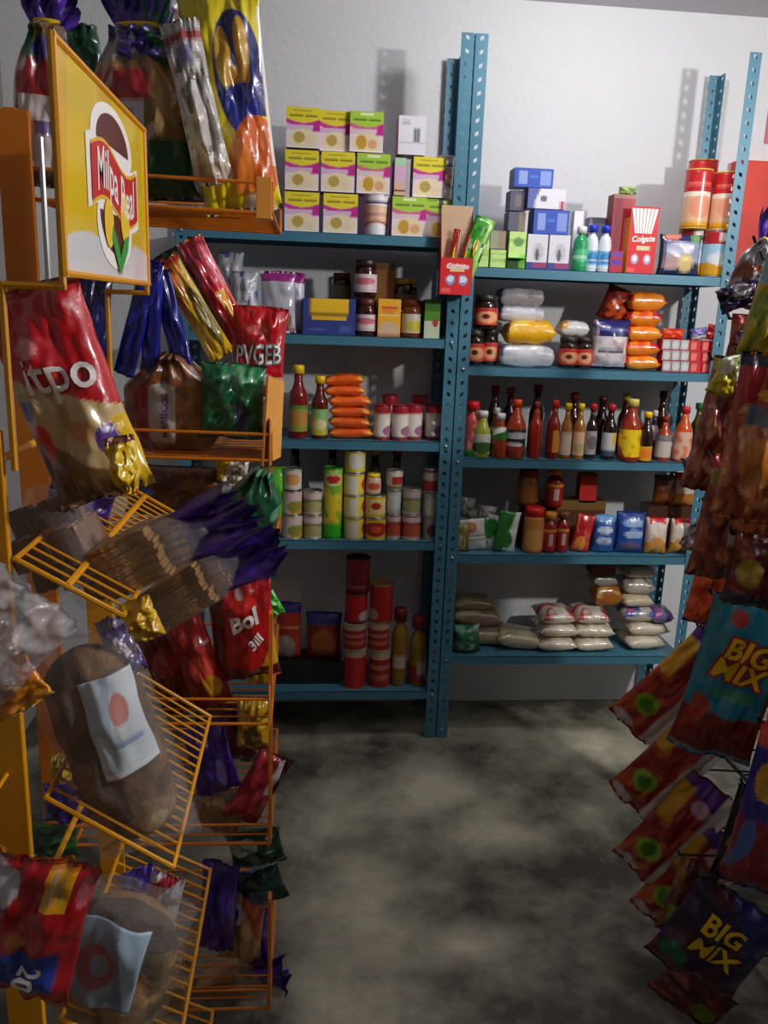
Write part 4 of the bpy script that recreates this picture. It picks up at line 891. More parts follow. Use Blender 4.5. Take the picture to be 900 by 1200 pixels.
sdec('corn_cob', ell(.51, .30, .05, .13), CORN, .003)
sdec('corn_cob', ell(.70, .36, .055, .15), CORN, .003)
sdec('corn_leaf', [(.62, .03), (.53, .22), (.55, .3), (.6, .2), (.63, .12)], GRE, .0036)
sdec('corn_leaf', [(.62, .03), (.63, .14), (.68, .24), (.74, .27), (.72, .18)], GRE, .0036)
o = lettering('lettering', 'Milpa Real', lambda x, z: Vector((SX+.0034, (sg0+(sg1-sg0)*.545)+x, sz0+(sz1-sz0)*(.515+.055*math.sin((x/(sg1-sg0)+.26)/.52*2*math.pi))+z)), .074, INK['white'], sign, 0, .1, .012, .74)

# far rack: rectangular wire rack seen from its end
FR = tag(empty('bread_rack', (0, 0, 0)), 'orange wire bread rack between the near rack and the shelving', 'rack')
FX0, FX1, FY0, FY1 = -.475, -.07, 1.57, 1.98
new_obj('post', box_mesh('post', -.53, -.475, FY0-.012, FY0, 0, 1.90, ORANGE, .002), FR)
new_obj('post', box_mesh('post', -.53, -.475, FY1, FY1+.012, 0, 1.90, ORANGE, .002), FR)
new_obj('hanging_rod', rod_mesh('hanging_rod', (-.46, FY0-.004, 1.05), (-.46, FY0-.004, 1.86), .005, CHROME), FR)
for z in (.03, 1.89):
    new_obj('cross_bar', box_mesh('cross_bar', -.52, -.50, FY0, FY1, z-.015, z+.015, ORANGE), FR)
PRICE = mat('price_strip', '#e8a24a', .4)
for i, (zf, lp, ta) in enumerate(((1.755, .05, 1), (1.31, .05, 1), (1.085, .055, 0), (.76, .055, 1), (.48, .045, 0), (.055, .05, 0))):
    tr = tray(FR, FX0, zf+.005, FX1, zf, FY0, FY1, ORANGE, 12, lp)
    new_obj('end_plate', box_mesh('end_plate', FX1-.028 if i == 0 else FX1-.004, FX1, FY0-.004, FY0+.03, zf-.01, zf+lp+.03 if i else zf+lp+.01, PRICE if ta else ORANGE, .0015), tr)
new_obj('price_strip', mesh('price_strip', [(-.085, FY0-.004, 1.30), (-.055, FY0+.10, 1.30), (-.05, FY0+.12, 1.45), (-.075, FY0-.004, 1.47)], [(0, 1, 2, 3)], PRICE), FR).modifiers.new('s', 'SOLIDIFY').thickness = .004
for (z0, z1) in ((.79, 1.0), (.50, .76), (.05, .34)):
    new_obj('front_strip', box_mesh('front_strip', FX1-.003, FX1+.004, FY0, FY0+.025, z0, z1, ORANGE), FR)

# ------------------------------------------------------------------ bags: builders
def hang(name, label, cat, px, py, Y, wpx, hpx, tm, layers, roll=0., yaw=0., tilt=0., text=None, nu=32, nv=48, wr=.008, seal=.07, group=None, m=None, seed=None, bend=0., fat=.5, seam=False):
    p = at(px, py, Y); s = depth(p)/F
    wm = wpx*s/max(.3, math.cos(math.radians(yaw))); hm = hpx*s
    sd = seed if seed is not None else (px*.31+py*.17) % 60
    S = bag_surface(wm, hm, tm, sd, wr, seal, bend, fat)
    o = new_obj(name, bag_mesh(name, S, paint(layers), nu, nv, m))
    o.matrix_world = frame(p, roll, yaw, tilt)
    tag(o, label, cat, group)
    if seam: new_obj('side_seam', box_mesh('side_seam', wm/2*.93, wm/2+.008, -.004, -.001, -hm*.47, hm*.44, INK['white']), o)
    for tx in (text or []): bag_text(o, S, wm, hm, tx[0], tx[1], tx[2], tx[3]*hm, tx[4], **(tx[5] if len(tx) > 5 else {}))
    return o
def fan_mesh(name, w0, w1, L, P, seed, amp=.3, nu=36, nv=16):
    """gathered film end: a pleated fan widening from w0 to w1 over length L, thin but closed"""
    vs = []; fs = []; cols = []
    PA = aa(P, nu, nv)
    for sd in (0, 1):
        for j in range(nv+1):
            v = j/nv
            for i in range(nu+1):
                u = -1+2*i/nu
                w_ = w0+(w1-w0)*(1-(1-v)**1.7)
                a = noise.noise(Vector((u*2.1+seed, v*1.6, seed)))
                b_ = noise.noise(Vector((u*5+seed*2, v*3, seed+9)))
                x = w_/2*u*(1-.10*v*abs(a)) + .12*w1*a*v
                y = w1*amp*(math.sin(u*8.5+seed)*.35 + a*.6 + b_*.28)*min(1, v*1.5)*(.5+.5*v) + sd*.0025
                z = L*v*(1-.22*u*u*v) + L*.22*b_*v + L*.14*a*v
                vs.append((x, y, z))
    N = (nu+1)*(nv+1)
    for j in range(nv):
        for i in range(nu):
            q = j*(nu+1)+i
            f = (q, q+1, q+nu+2, q+nu+1); c = PA((i+.5)/nu, (j+.5)/nv)
            fs.append(f); fs.append(tuple(N+k for k in f[::-1])); cols += [c, c]
    return mesh(name, vs, fs, FILM, cols, True)
def ruffle(parent, z0, L, w0, w1, cols, name='twisted_end', seed=0.):
    P = paint(cols)
    o = new_obj(name, fan_mesh(name, w0, w1, L, P, seed), parent); o.location = (0, -.004, z0)
    o = new_obj(name, fan_mesh(name, w0, w1*.8, L*.85, P, seed+3.3), parent); o.location = (0, .012, z0); o.rotation_euler = (.15, .25, .5)
    return o
def tied_bag(name, label, cat, px, py, Y, wpx, hpx, dm, body, tail, tailpx, roll=0., yaw=0., tilt=0., group=None, neck=.3, round_=0., tw=.8, text=None, nu=40, nv=52, wr=.009, seed=None):
    p = at(px, py, Y); s = depth(p)/F
    wm, hm = wpx*s/max(.3, math.cos(math.radians(yaw))), hpx*s
    t = tag(empty(name, M=frame(p, roll, yaw, tilt)), label, cat, group)
    sd = seed if seed is not None else (px*.31+py*.17) % 60
    S = bag_surface(wm, hm, dm, sd, wr, .06, 0, .42, neck, round_)
    o = new_obj('bag_body', bag_mesh('bag_body', S, paint(body), nu, nv), t)
    for tx in (text or []): bag_text(o, S, wm, hm, tx[0], tx[1], tx[2], tx[3]*hm, tx[4], **(tx[5] if len(tx) > 5 else {}))
    if tail:
        new_obj('neck_band', loft('neck_band', [(hm/2-.008, wm*neck*.42, dm*.16, 2, 0, 1), (hm/2+.002, wm*neck*.42, dm*.16, 2, 0, 1)], INK['yellow'], 14), t)
        ruffle(t, hm/2-.012, tailpx*s, wm*neck*.7, wm*tw, tail, seed=sd)
    return t
CLEARW = clear_mat('shiny_wrap', '#cfc6bc', .3, .1)
BREAD = mat('bread_crumb', '#a97b45', .8, 0, .25, 60, .6, 90); CRUST = mat('bread_crust', '#6e4322', .75, 0, .25, 40, .5, 60)
TOAST = mat('toast_brown', '#a2763c', .8, 0, .4, 50, .8, 90)
BREADP = print_mat('bread_mottled', .8, 0., .6, 70)
def bread_bag(name, label, px, py, Y, lpx, wpx, dm, roll, layers, lab=None, cat='bread', seed=1., yaw=0., lump=.12):
    """a lumpy mass of soft bread inside loose clear film, with a paper label on the film"""
    p = at(px, py, Y); s = depth(p)/F; L, W = lpx*s, wpx*s
    t = tag(empty(name, M=frame(p, roll, yaw)), label, cat)
    def B(u, v, side):
        # pillow-like loaf with lumps
        k = (1-abs(v)**3.2)**.45; c = (1-abs(u)**2.6)**.5
        n = noise.noise(Vector((u*1.6+seed, v*2.6, side+seed))) + .5*noise.noise(Vector((u*3.4+seed, v*5.5, side*2+seed)))
        return Vector((W/2*u*(.3+.7*k)*(1+lump*.6*n), -side*dm/2*k*c*(1+lump*1.6*n), L/2*v*(1-.06*u*u)))
    new_obj('bread', bag_mesh('bread', B, paint(layers), 36, 60, BREADP), t)
    S = bag_surface(W*1.22, L*1.14, dm*1.5, seed*3.1, .008, .05, 0, .3, ce=.42)
    new_obj('clear_wrap', bag_mesh('clear_wrap', S, paint(['#ffffff']), 28, 44, CLEAR), t)
    if lab:
        def S3(u, v, side):
            x = (lab[0]-.5)*W + u*W*lab[2]/2; z = (lab[1]-.5)*L + v*L*lab[3]/2
            c = S(max(-.95, min(.95, x/(W*.61))), max(-.95, min(.95, z/(L*.57))), 1)
            return Vector((c.x, c.y-.003-side*.0006, c.z))
        new_obj('paper_label', bag_mesh('paper_label', S3, paint(lab[4]), 36, 40, LABEL), t)
    return t
def toast_pack(name, label, px, py, Y, lpx, wpx, dm, n, roll, yaw=0., tilt=0., tail=None, tailpx=40, tailw=.6, bm_=None, film=None, filmlab=None, cat='bread', group=None, lab=None):
    """slices stacked side by side inside clear film; long axis = local z, tail at +z"""
    p = at(px, py, Y); s = depth(p)/F
    L, W = lpx*s, wpx*s
    t = tag(empty(name, M=frame(p, roll, yaw, tilt)), label, cat, group)
    th = W/n
    me = None
    bmx = bmesh.new()
    v = [bmx.verts.new((x, y, z)) for x in (-th*.44, th*.44) for y in (-dm/2, dm/2) for z in (-L*.5, L*.42)]
    for f in ((0, 1, 3, 2), (4, 6, 7, 5), (0, 4, 5, 1), (2, 3, 7, 6), (0, 2, 6, 4), (1, 5, 7, 3)): bmx.faces.new([v[i] for i in f])
    bmesh.ops.bevel(bmx, geom=[e_ for e_ in bmx.edges if abs(e_.verts[0].co.x-e_.verts[1].co.x) > th*.5], offset=dm*.42, segments=4, affect='EDGES')
    bmesh.ops.recalc_face_normals(bmx, faces=bmx.faces)
    bmesh.ops.subdivide_edges(bmx, edges=[e_ for e_ in bmx.edges if abs(e_.verts[0].co.z-e_.verts[1].co.z) > L*.5], cuts=7)
    for v_ in bmx.verts:
        v_.co.x += th*.5*noise.noise(Vector((px, v_.co.y*30, v_.co.z*30))); v_.co.y += dm*.12*noise.noise(Vector((px, 5, v_.co.z*22)))
    me = bpy.data.meshes.new('bread_slice'); bmx.to_mesh(me); bmx.free(); me.materials.append(bm_ or TOAST)
    for i in range(n):
        o = new_obj('bread_slice', me, t); o.location = (-W/2+th*(i+.5), random.uniform(-.003, .003), random.uniform(-.004, .004)); o.rotation_euler = (0, random.uniform(-.02, .02), 0)
    rings = []
    for i in range(17):
        a = i/16; k = 1.04 if a < .72 else .22+.82*(.5+.5*math.cos((a-.72)/.28*math.pi))
        if a < .06: k = .9
        rings.append((-L*.52+L*1.12*a, W/2*k*1.05, dm/2*k*1.12, 4 if a < .7 else 2.4, .01+.05*max(0, a-.6), 11))
    new_obj('clear_wrap', loft('clear_wrap', rings, film or CLEAR, 44), t)
    if lab:
        S = bag_surface(W*lab[2], L*lab[3], .004, px, .002, .01); o = new_obj('paper_label', bag_mesh('paper_label', S, paint(lab[4]), 24, 24, LABEL), t)
        o.location = ((lab[0]-.5)*W, -dm/2*1.12-.004, (lab[1]-.5)*L)
    if tail: ruffle(t, L*.30, tailpx*s+L*.24, W*.95, W*tailw*2, tail, seed=px*.07)
    return t
PUR = ['#3c1f86', ('n', .1, 5, .5, '#5a34b0'), ('b', .8, 1, '#2c1668')]
GRN = ['#0f5a34', ('n', .1, 5, .5, '#1f7a48'), ('b', .8, 1, '#0a4428')]
PG = ['#3c2a8a', ('d', 1, .3, .7, '#1c6a44'), ('n', .2, 6, .6, '#5a44a8')]
YLT = ['#e8b410', ('n', .15, 5, .5, '#f4d038')]

# ------------------------------------------------------------------ far rack, top tray
LABEL1 = ['#6e5534', ('n', .1, 4, 1, '#8a6a3a'), ('r', .2, .85, .18, .66, '#d4cccc'), ('e', .52, .2, .34, .1, '#d4cccc'), ('r', .12, .9, .54, .74, '#a8242a'), ('n', .5, 8, 1, '#d8b8b4'), ('r', .42, .8, .3, .38, '#6a5a98'), ('e', .3, .86, .26, .1, '#1c6a48'), ('e', .4, .9, .12, .06, '#a8a83a'), ('e', .55, .82, .16, .08, '#4a3a94'), ('b', 0, .1, '#5a4326')]
tied_bag('tortilla_bag', 'tied tortilla bag with purple twist left of the sign', 'bag', 56, 125, 1.66, 84, 180, .09, LABEL1, PUR, 44, roll=3, neck=.45, tw=.85)
tied_bag('tortilla_bag', 'tied tortilla bag with purple and green top behind the sign', 'bag', 168, 135, 1.70, 124, 190, .11, ['#8a6a3c', ('n', .1, 4, 1, '#a8804a'), ('n', .3, 6, .4, '#c09a66'), ('r', .08, .6, .24, .6, '#d4ced0'), ('r', .06, .66, .55, .72, '#b02a2e'), ('n', .55, 9, 1, '#d8c0b8'), ('r', .3, .56, .36, .43, '#6a5a98'), ('r', .28, .5, .47, .5, '#a090b0'), ('b', 0, .22, '#124a2c'), ('r', .62, 1, .1, .34, '#16512f'), ('b', .8, 1, '#4a4a8a'), ('e', .3, .86, .3, .08, '#b0a8a8')], PG, 66, roll=-2, neck=.5, tw=.75)
tied_bag('tortilla_bag', 'green film bunch behind the top corner of the sign', 'bag', 98, 62, 1.78, 44, 60, .06, ['#1a5a3c', ('n', .1, 4, 1, '#2a7a50')], None, 0, neck=.7)
hang('crumpled_film', 'crumpled purple film wrapped around the tied bag top', 'film', 178, 62, 1.67, 84, 46, .05, ['#4a3a9c', ('d', 1, .4, .78, '#1c6a44'), ('n', .2, 5, 1, '#7a6ab8'), ('b', 0, .2, '#8a7aa8')], roll=6, wr=.016)
hang('clear_tube_bag', 'narrow clear bag with white stripes between two bread bags', 'bag', 231, 122, 1.585, 46, 182, .04, ['#c8c4c2', ('n', .05, 6, 2.2, '#e8e6e6'), ('n', .3, 6, 2, '#8a8884'), ('b', .0, .12, '#b8a89a'), ('b', .86, .93, '#a84a4a'), ('r', .3, .7, .72, .84, '#8a88b8')], roll=-13, wr=.012)
hang('tostada_bag', 'tall yellow bag with blue shield standing in the top tray', 'bag', 270, 120, 1.66, 94, 250, .1, ['#e4d018', ('n', .2, 4, 1, '#cdb414'), ('e', .66, .6, .32, .27, '#1e2470'), ('r', .42, .95, .42, .72, '#1e2470'), ('e', .48, .66, .1, .13, '#c89a2a'), ('e', .72, .7, .09, .14, '#c89a2a'), ('e', .66, .58, .14, .05, '#b8862a'), ('e', .66, .44, .2, .12, '#27309a'), ('e', .8, .25, .32, .17, '#d8641c'), ('e', .55, .2, .16, .12, '#e08030'), ('d', -1, .15, -.12, '#d8cc1c'), ('r', .96, 1, .2, .9, '#e8e4d8'), ('e', .72, .03, .2, .06, '#c8c0b8'), ('b', .94, 1, '#a8c828')], roll=-7, yaw=-8, wr=.011, nu=64, nv=110)
hang('tortilla_bag', 'dark green bag end lying low in the top tray', 'bag', 215, 205, 1.82, 110, 60, .08, ['#123a22', ('n', .1, 4, 1, '#1f5a30'), ('b', 0, .4, '#5a3a2a')])
hang('tostada_bag', 'bag with dark red print at the back of the top tray', 'bag', 195, 14, 1.95, 60, 70, .06, ['#c8c6cc', ('e', .8, .3, .2, .2, '#5a2a3a'), ('r', .4, .7, .2, .5, '#6a8a9a')], wr=.01)

# ------------------------------------------------------------------ far rack, second tray (Z 1.31)
tied_bag('tostada_bag', 'round tostada pack with navy twisted top and white label', 'bag', 204, 474, 1.66, 128, 122, .1, ['#7c4a22', ('n', .1, 5, 1, '#96602f'), ('e', .82, .5, .14, .4, '#9a6a34'), ('r', .3, .58, .16, .66, '#b8b0ac'), ('e', .44, .66, .14, .06, '#b8b0ac'), ('r', .16, .3, .16, .72, '#96201f'), ('e', .64, .86, .04, .1, '#d8b088')], None, 0, round_=.75, neck=.5, text=[('MARISCOS', .475, .42, .085, INK['purple'], dict(rot=90, bold=.02))])
for i, (x, y, ro, h_, w_) in enumerate(((160, 378, -16, 130, 26), (178, 372, -4, 130, 24), (202, 380, 14, 125, 26))):
    hang('navy_ribbon', '%s navy film strip hanging above the round tostada pack' % ['left', 'middle', 'right'][i], 'ribbon', x, y, 1.63+.012*i, w_, h_, .02, ['#151a74', ('n', .1, 5, .4, '#222a9c'), ('b', 0, .06, '#2c4ab8')], roll=-ro, wr=.008, nu=10, nv=24, group='navy film strips')
hang('tortilla_bag', 'dark green bread bag at the end of the second tray', 'bag', 272, 470, 1.62, 78, 88, .08, ['#14603a', ('n', .15, 3, 1, '#1f7a4a'), ('d', 1, .6, 1.1, '#2f8a58'), ('e', .62, .8, .08, .16, '#6aa878'), ('r', .62, .76, .1, .55, '#3a3458'), ('e', .5, .45, .05, .04, '#8aa890')], wr=.012, roll=2)
hang('chip_bag', 'yellow and orange chip bag slanting above the green bag', 'bag', 228, 362, 1.70, 30, 130, .05, ['#d8a814', ('d', -.6, 1, .42, '#d8781c'), ('n', .25, 4, 1, '#e8c83a'), ('e', .7, .4, .25, .3, '#7a6a18'), ('b', .93, 1, '#c83a1c')], roll=-31, yaw=-20, wr=.006)
hang('chip_bag', 'red and pink chip bag with yellow stripe slanting behind', 'bag', 252, 342, 1.80, 34, 130, .05, ['#d8202e', ('b', .55, 1, '#e84a64'), ('n', .3, 4, 1, '#f08a9a'), ('r', .5, .85, .05, .5, '#e8a020'), ('b', .8, .9, '#e8607a')], roll=-28, yaw=-15, wr=.006)
hang('chip_bag', 'dark green chip bag tucked between yellow and red bags', 'bag', 224, 350, 1.78, 30, 120, .05, ['#0f4a3a', ('n', .2, 4, 1, '#1c6a50')], roll=-30)
hang('pretzel_bag', 'red bag with grey white bubble lettering at the tray end', 'bag', 303, 412, 1.76, 64, 104, .05, ['#c4141f', ('n', .25, 3, 1, '#d02a34'), ('e', .6, .2, .2, .07, '#e8dcd8'), ('e', .92, .16, .12, .07, '#d8a8a0'), ('e', .45, .74, .2, .05, '#e86a70')], roll=3, yaw=-6, text=[('PVGEB', .5, .46, .3, INK['grey'], dict(rot=5, shear=.1, bold=.05, sx=.62)), ('PVGEB', .5, .46, .3, INK['white'], dict(rot=5, shear=.1, bold=.0, off=.0042, sx=.62))])
hang('bread_label_pack', 'white and yellow card under the second tray rail', 'card', 271, 553, 1.72, 40, 34, .01, ['#e4dcd0', ('d', -1, .3, -.2, '#d8b818'), ('r', .5, .8, .4, .6, '#6a6a5a')], roll=8)
hang('chip_bag', 'dark brown bread bag below the round tostada pack', 'bag', 205, 575, 1.74, 120, 60, .09, ['#5a3218', ('n', .1, 4, 1, '#7a4a22'), ('e', .2, .6, .12, .2, '#2a6ab8')])

# ------------------------------------------------------------------ near rack, big red bag above tray two
hang('tostada_bag', 'big red bag with white script over brown tostadas', 'bag', 80, 464, 1.10, 122, 260, .09, ['#c9ae7c', ('n', .25, 4, 1, '#b8925a'), ('e', .6, .34, .12, .05, '#c88a5a'), ('d', -.44, -1, -.43, '#7a5a30'), ('d', -.44, -1, -.36, '#6a4a26'), ('d', .26, 1, .66, '#c0101c'), ('e', .1, .5, .14, .06, '#5a3a90'), ('e', .12, .55, .12, .02, '#a89a4a'), ('n', .45, 3, 1, '#cc2a34'), ('e', .36, .74, .13, .045, '#e08a8e'), ('e', .82, .27, .12, .07, '#5a3a90'), ('r', .9, 1, .05, .36, '#e0b414'), ('d', 1, -1, .86, '#e0b414')], roll=-19, yaw=-4, wr=.011, nu=44, nv=72, text=[('itpo', .6, .60, .23, INK['white'], dict(rot=-8, shear=-.12, bold=.012, sx=.9))])
tied_bag('bag_tail', 'yellow twisted end with red tip below the big red bag', 'bag', 146, 545, 1.02, 38, 70, .04, ['#e6b90e', ('n', .15, 4, .5, '#f4d440'), ('b', 0, .12, '#7a3a1a')], ['#c8201c', ('n', .1, 5, .5, '#e04030')], 12, roll=168, neck=.35, tw=.5)
hang('tortilla_bag', 'dark purple bag behind the big red bag', 'bag', 92, 596, 1.3, 80, 60, .06, ['#24124e', ('n', .1, 4, 1, '#3a1f78')], roll=15)
hang('tortilla_bag', 'navy bag hanging in shade behind the sign bracket', 'bag', 108, 400, 1.62, 44, 150, .05, ['#16184a', ('n', .1, 4, 1, '#222668')], roll=4)
hang('tortilla_bag', 'yellow and black bag glimpsed left of the navy strips', 'bag', 88, 395, 1.66, 30, 120, .04, ['#20180c', ('n', .15, 4, 1, '#b88a14')], roll=0)
toast_pack('toast_loaf', 'brown bread loaf in clear film at the left of tray two', 66, 632, 1.14, 110, 84, .09, 14, -20, bm_=CRUST)

# ------------------------------------------------------------------ near rack, tray two: toast packs with purple ends
toast_pack('toast_loaf', 'upper toast pack with long purple twisted end', 162, 652, 1.13, 150, 62, .08, 12, 64, tail=PUR, tailpx=66, tailw=.62)
toast_pack('toast_loaf', 'lower toast pack with purple end overlapping the first', 222, 690, 1.20, 118, 52, .07, 11, 56, tail=PUR, tailpx=58, tailw=.7)
tied_bag('tortilla_bag', 'dark green gathered bag end beside the purple twists', 'bag', 296, 598, 1.64, 66, 104, .08, ['#0f4f30', ('n', .12, 4, .5, '#1c7446'), ('n', .35, 6, 1, '#6aa080')], None, 0, roll=14, neck=.4)
hang('candy_bag', 'small yellow packet hanging on the tray two edge', 'packet', 166, 726, 1.02, 42, 52, .03, ['#d8a40e', ('n', .15, 4, 1, '#eac22c')], roll=-24)

# ------------------------------------------------------------------ red snack bags in the middle of the far rack
REDS = ['#b8141c', ('e', .5, .66, .36, .14, '#d88a84'), ('e', .5, .7, .3, .06, '#f0d8d4'), ('e', .5, .38, .3, .1, '#e0762c'), ('e', .6, .25, .25, .14, '#e8b01c'), ('b', 0, .12, '#6a1410'), ('b', .94, 1, '#d84a8a')]
hang('snack_bag', 'red snack bag with white lettering at the rack end', 'bag', 285, 738, 1.64, 76, 124, .06, ['#b01218', ('e', .55, .8, .2, .08, '#d8281c'), ('d', 1, -.3, .8, '#d8641c'), ('d', 1, -.9, .62, '#d88a1c'), ('d', 1, -1.4, .55, '#c8a018'), ('b', 0, .12, '#5a100e'), ('d', -1, .1, -.16, '#5a0c0e'), ('e', .5, .88, .06, .05, '#e0c8c8')], roll=-6, yaw=-10, text=[('Bol', .52, .62, .22, INK['white'], dict(rot=18, shear=.2, bold=.04)), ('3ill', .68, .4, .14, INK['white'], dict(rot=42, bold=.03, shear=.2))])
hang('snack_bag', 'bright green foil corner above the rack end strip', 'packet', 318, 708, 1.69, 22, 32, .02, ['#3ac83a', ('n', .1, 3, 1, '#9af08a')], roll=-30)
hang('snack_bag', 'pink foil corner behind the red snack bag', 'packet', 297, 688, 1.72, 30, 34, .02, ['#d8208a', ('n', .1, 3, 1, '#f06ab8')], roll=-10)
hang('snack_bag', 'orange bag side against the rack end strip', 'bag', 307, 760, 1.72, 26, 90, .04, ['#e8701c', ('n', .1, 3, 1, '#f0a060'), ('b', 0, .4, '#d8b818')], roll=6)
hang('snack_bag', 'dark red snack bag left of the lettered red one', 'bag', 232, 775, 1.63, 50, 120, .05, ['#8c1014', ('e', .6, .45, .3, .14, '#d84a3a'), ('e', .7, .25, .2, .12, '#c8921c'), ('n', .3, 4, 1, '#a82a24')], roll=-20)
hang('snack_bag', 'dark red snack bag deepest in the row of three', 'bag', 196, 785, 1.68, 46, 110, .05, ['#6c0d12', ('e', .6, .6, .25, .16, '#a8383a'), ('n', .3, 4, 1, '#8a2420')], roll=-22)
hang('candy_bag', 'purple and white packet beside the big loaf', 'packet', 142, 757, 1.14, 38, 76, .03, ['#3c1c80', ('e', .6, .5, .3, .18, '#d8d0e0'), ('n', .2, 4, 1, '#5a36a8'), ('b', .84, 1, '#a09ab0')], roll=-24)

# ------------------------------------------------------------------ near rack, tray three: big loaf with white label
bread_bag('sweet_bread_loaf', 'large brown bread bag in clear film with a white and blue label', 132, 870, 1.13, 250, 112, .1, -17, ['#62401f', ('n', .0, 4, 2, '#744d28'), ('n', .25, 6, 2, '#4c2f17'), ('n', .3, 3, 2, '#86603a'), ('e', .7, .12, .3, .13, '#8e6a40'), ('e', .78, .1, .16, .06, '#c8ae84'), ('e', .45, .2, .16, .05, '#4a3018')], (.84, .66, .5, .46, ['#aebfcf', ('n', .2, 3, 1, '#c4d0dc'), ('d', 1, -.3, .3, '#d4dde4'), ('e', .66, .66, .16, .15, '#d08a84'), ('b', 0, .08, '#e4e8ea'), ('r', .3, .9, .3, .36, '#9ab0cc')]), seed=4)
hang('tortilla_bag', 'dark purple bag deep in tray three behind the loaf', 'bag', 80, 940, 1.36, 60, 50, .05, ['#2a1460', ('n', .1, 4, 1, '#4a2aa0')])
hang('tortilla_bag', 'small yellow bag deep in tray three', 'bag', 72, 905, 1.4, 24, 46, .03, ['#a88a10', ('n', .1, 4, 1, '#d8b820')])
hang('tortilla_bag', 'green bag low between the near posts', 'bag', 62, 985, 1.42, 60, 40, .05, ['#10361c', ('n', .1, 4, 1, '#1f5a2a')])

# ------------------------------------------------------------------ clear bag and red bag hung on the near post
EB = new_obj('end_hook', path_mesh('end_hook', [(-.38, 1.0, 1.30), (-.38, .86, 1.30), (-.38, .85, 1.315)], .003, YEL), NR)
EB = new_obj('end_hook', path_mesh('end_hook', [(-.38, 1.0, 1.0), (-.38, .84, 1.0), (-.38, .83, 1.015)], .003, YEL), NR)
hang('clear_plastic_bag', 'clear plastic bag with pointed corner over the near post', 'bag', 12, 735, .90, 118, 112, .05, ['#b8b6ba', ('n', .1, 3, 1, '#d0ced4')], roll=42, m=MILKY, wr=.014, text=None)
hang('orange_card_pack', 'orange packet end below the clear plastic bag', 'packet', 8, 808, .92, 96, 62, .02, ['#e08a14', ('e', .4, .5, .3, .16, '#b8a8a0'), ('n', .25, 4, 1, '#d86a4a'), ('b', 0, .1, '#d8960e')], roll=-32)
hang('puffed_snack_bag', 'red bag with yellow tag and blue corner numbered 20', 'bag', 26, 1085, .90, 150, 205, .05, ['#a80f18', ('n', .3, 3, 1, '#bc2630'), ('e', .12, .82, .34, .16, '#b8b0b4'), ('e', .2, .8, .1, .06, '#8a9a98'), ('r', .64, .84, .72, .96, '#e6a416'), ('r', .68, .72, .75, .94, '#a89070'), ('r', .75, .77, .76, .92, '#b89a60'), ('e', .94, .84, .05, .1, '#d86a78'), ('e', .52, .5, .08, .04, '#b06a1c'), ('r', .0, .88, .12, .44, '#1c3c98'), ('b', 0, .12, '#b01822')], roll=14, wr=.012, nu=44, nv=60, text=[('20', .66, .29, .17, INK['white'], dict(rot=-106, bold=.03, off=.009))])

# ------------------------------------------------------------------ near rack, tray four
bread_bag('sweet_bread_loaf', 'pale bread bag with grey blue round label at the bottom', 138, 1135, 1.12, 200, 124, .09, 14, ['#8a6a3c', ('n', .0, 5, 1.6, '#a8844e'), ('n', .25, 8, 1.6, '#c8a870'), ('n', .3, 6, 1.6, '#6a4c28'), ('e', .75, .42, .08, .22, '#c08a4c'), ('b', .8, 1, '#4a3a30')], (.34, .72, .84, .5, ['#7c8898', ('n', .2, 3, 1, '#8a98a8'), ('e', .5, .5, .24, .26, '#96505a'), ('e', .55, .52, .12, .14, '#8a94a2'), ('d', 1, .25, .92, '#a8c0d4')]), seed=9)
hang('bread_label_pack', 'white pack with red and blue print beside the pale loaf', 'bag', 190, 1062, 1.3, 42, 92, .04, ['#c8c6cc', ('d', -.4, 1, .62, '#b02434'), ('d', -.4, 1, .8, '#d0ccd0'), ('b', .3, .4, '#6a6ab0'), ('b', 0, .2, '#b88a4a')], roll=12)
hang('tortilla_bag', 'purple bag end under the tray three corner', 'bag', 165, 1035, 1.36, 50, 40, .04, ['#3a1a8a', ('n', .1, 4, 1, '#5a38b8')], roll=-20)
toast_pack('toast_loaf', 'loaf lying at the bottom edge behind the pale loaf', 190, 1150, 1.4, 80, 60, .08, 10, 8)

# ------------------------------------------------------------------ far rack, lower trays
hang('tortilla_bag', 'purple bag in the shade below the red snack bags', 'bag', 247, 888, 1.64, 52, 92, .06, ['#2e1672', ('n', .1, 4, 1, '#4c2ca4'), ('e', .7, .35, .1, .2, '#8a78d0')], roll=-12, yaw=-10)
hang('tostada_bag', 'yellow bag at the rack end below the red snack bag', 'bag', 297, 848, 1.64, 40, 64, .05, ['#b8900e', ('n', .2, 4, 1, '#e0c030'), ('e', .5, .3, .3, .2, '#6a5a28')])
hang('snack_bag', 'brown snack bag behind the yellow one', 'bag', 272, 855, 1.74, 60, 80, .05, ['#4a1a12', ('n', .2, 4, 1, '#6a2a1a')])
hang('snack_bag', 'red and white bag poking past the rack end', 'bag', 303, 922, 1.66, 44, 92, .05, ['#a01420', ('n', .2, 4, 1, '#c83a48'), ('d', 1, .5, 1.1, '#3a1014'), ('r', .6, .75, .5, .95, '#d0c8cc')], roll=30, yaw=-15)
toast_pack('toast_loaf', 'dim brown loaf under the purple bag', 262, 945, 1.7, 70, 50, .08, 10, 20)
hang('tortilla_bag', 'dark green bag sticking out at the rack end', 'bag', 300, 993, 1.66, 66, 44, .06, ['#0e3022', ('n', .1, 4, 1, '#1c4a38'), ('e', .3, .7, .3, .2, '#8a9a90')], roll=-12)
hang('tortilla_bag', 'second dark green bag sticking out lower at the rack end', 'bag', 305, 1038, 1.68, 60, 46, .06, ['#0c2a20', ('n', .1, 4, 1, '#1a4636'), ('e', .5, .4, .3, .2, '#46607a')], roll=-20)
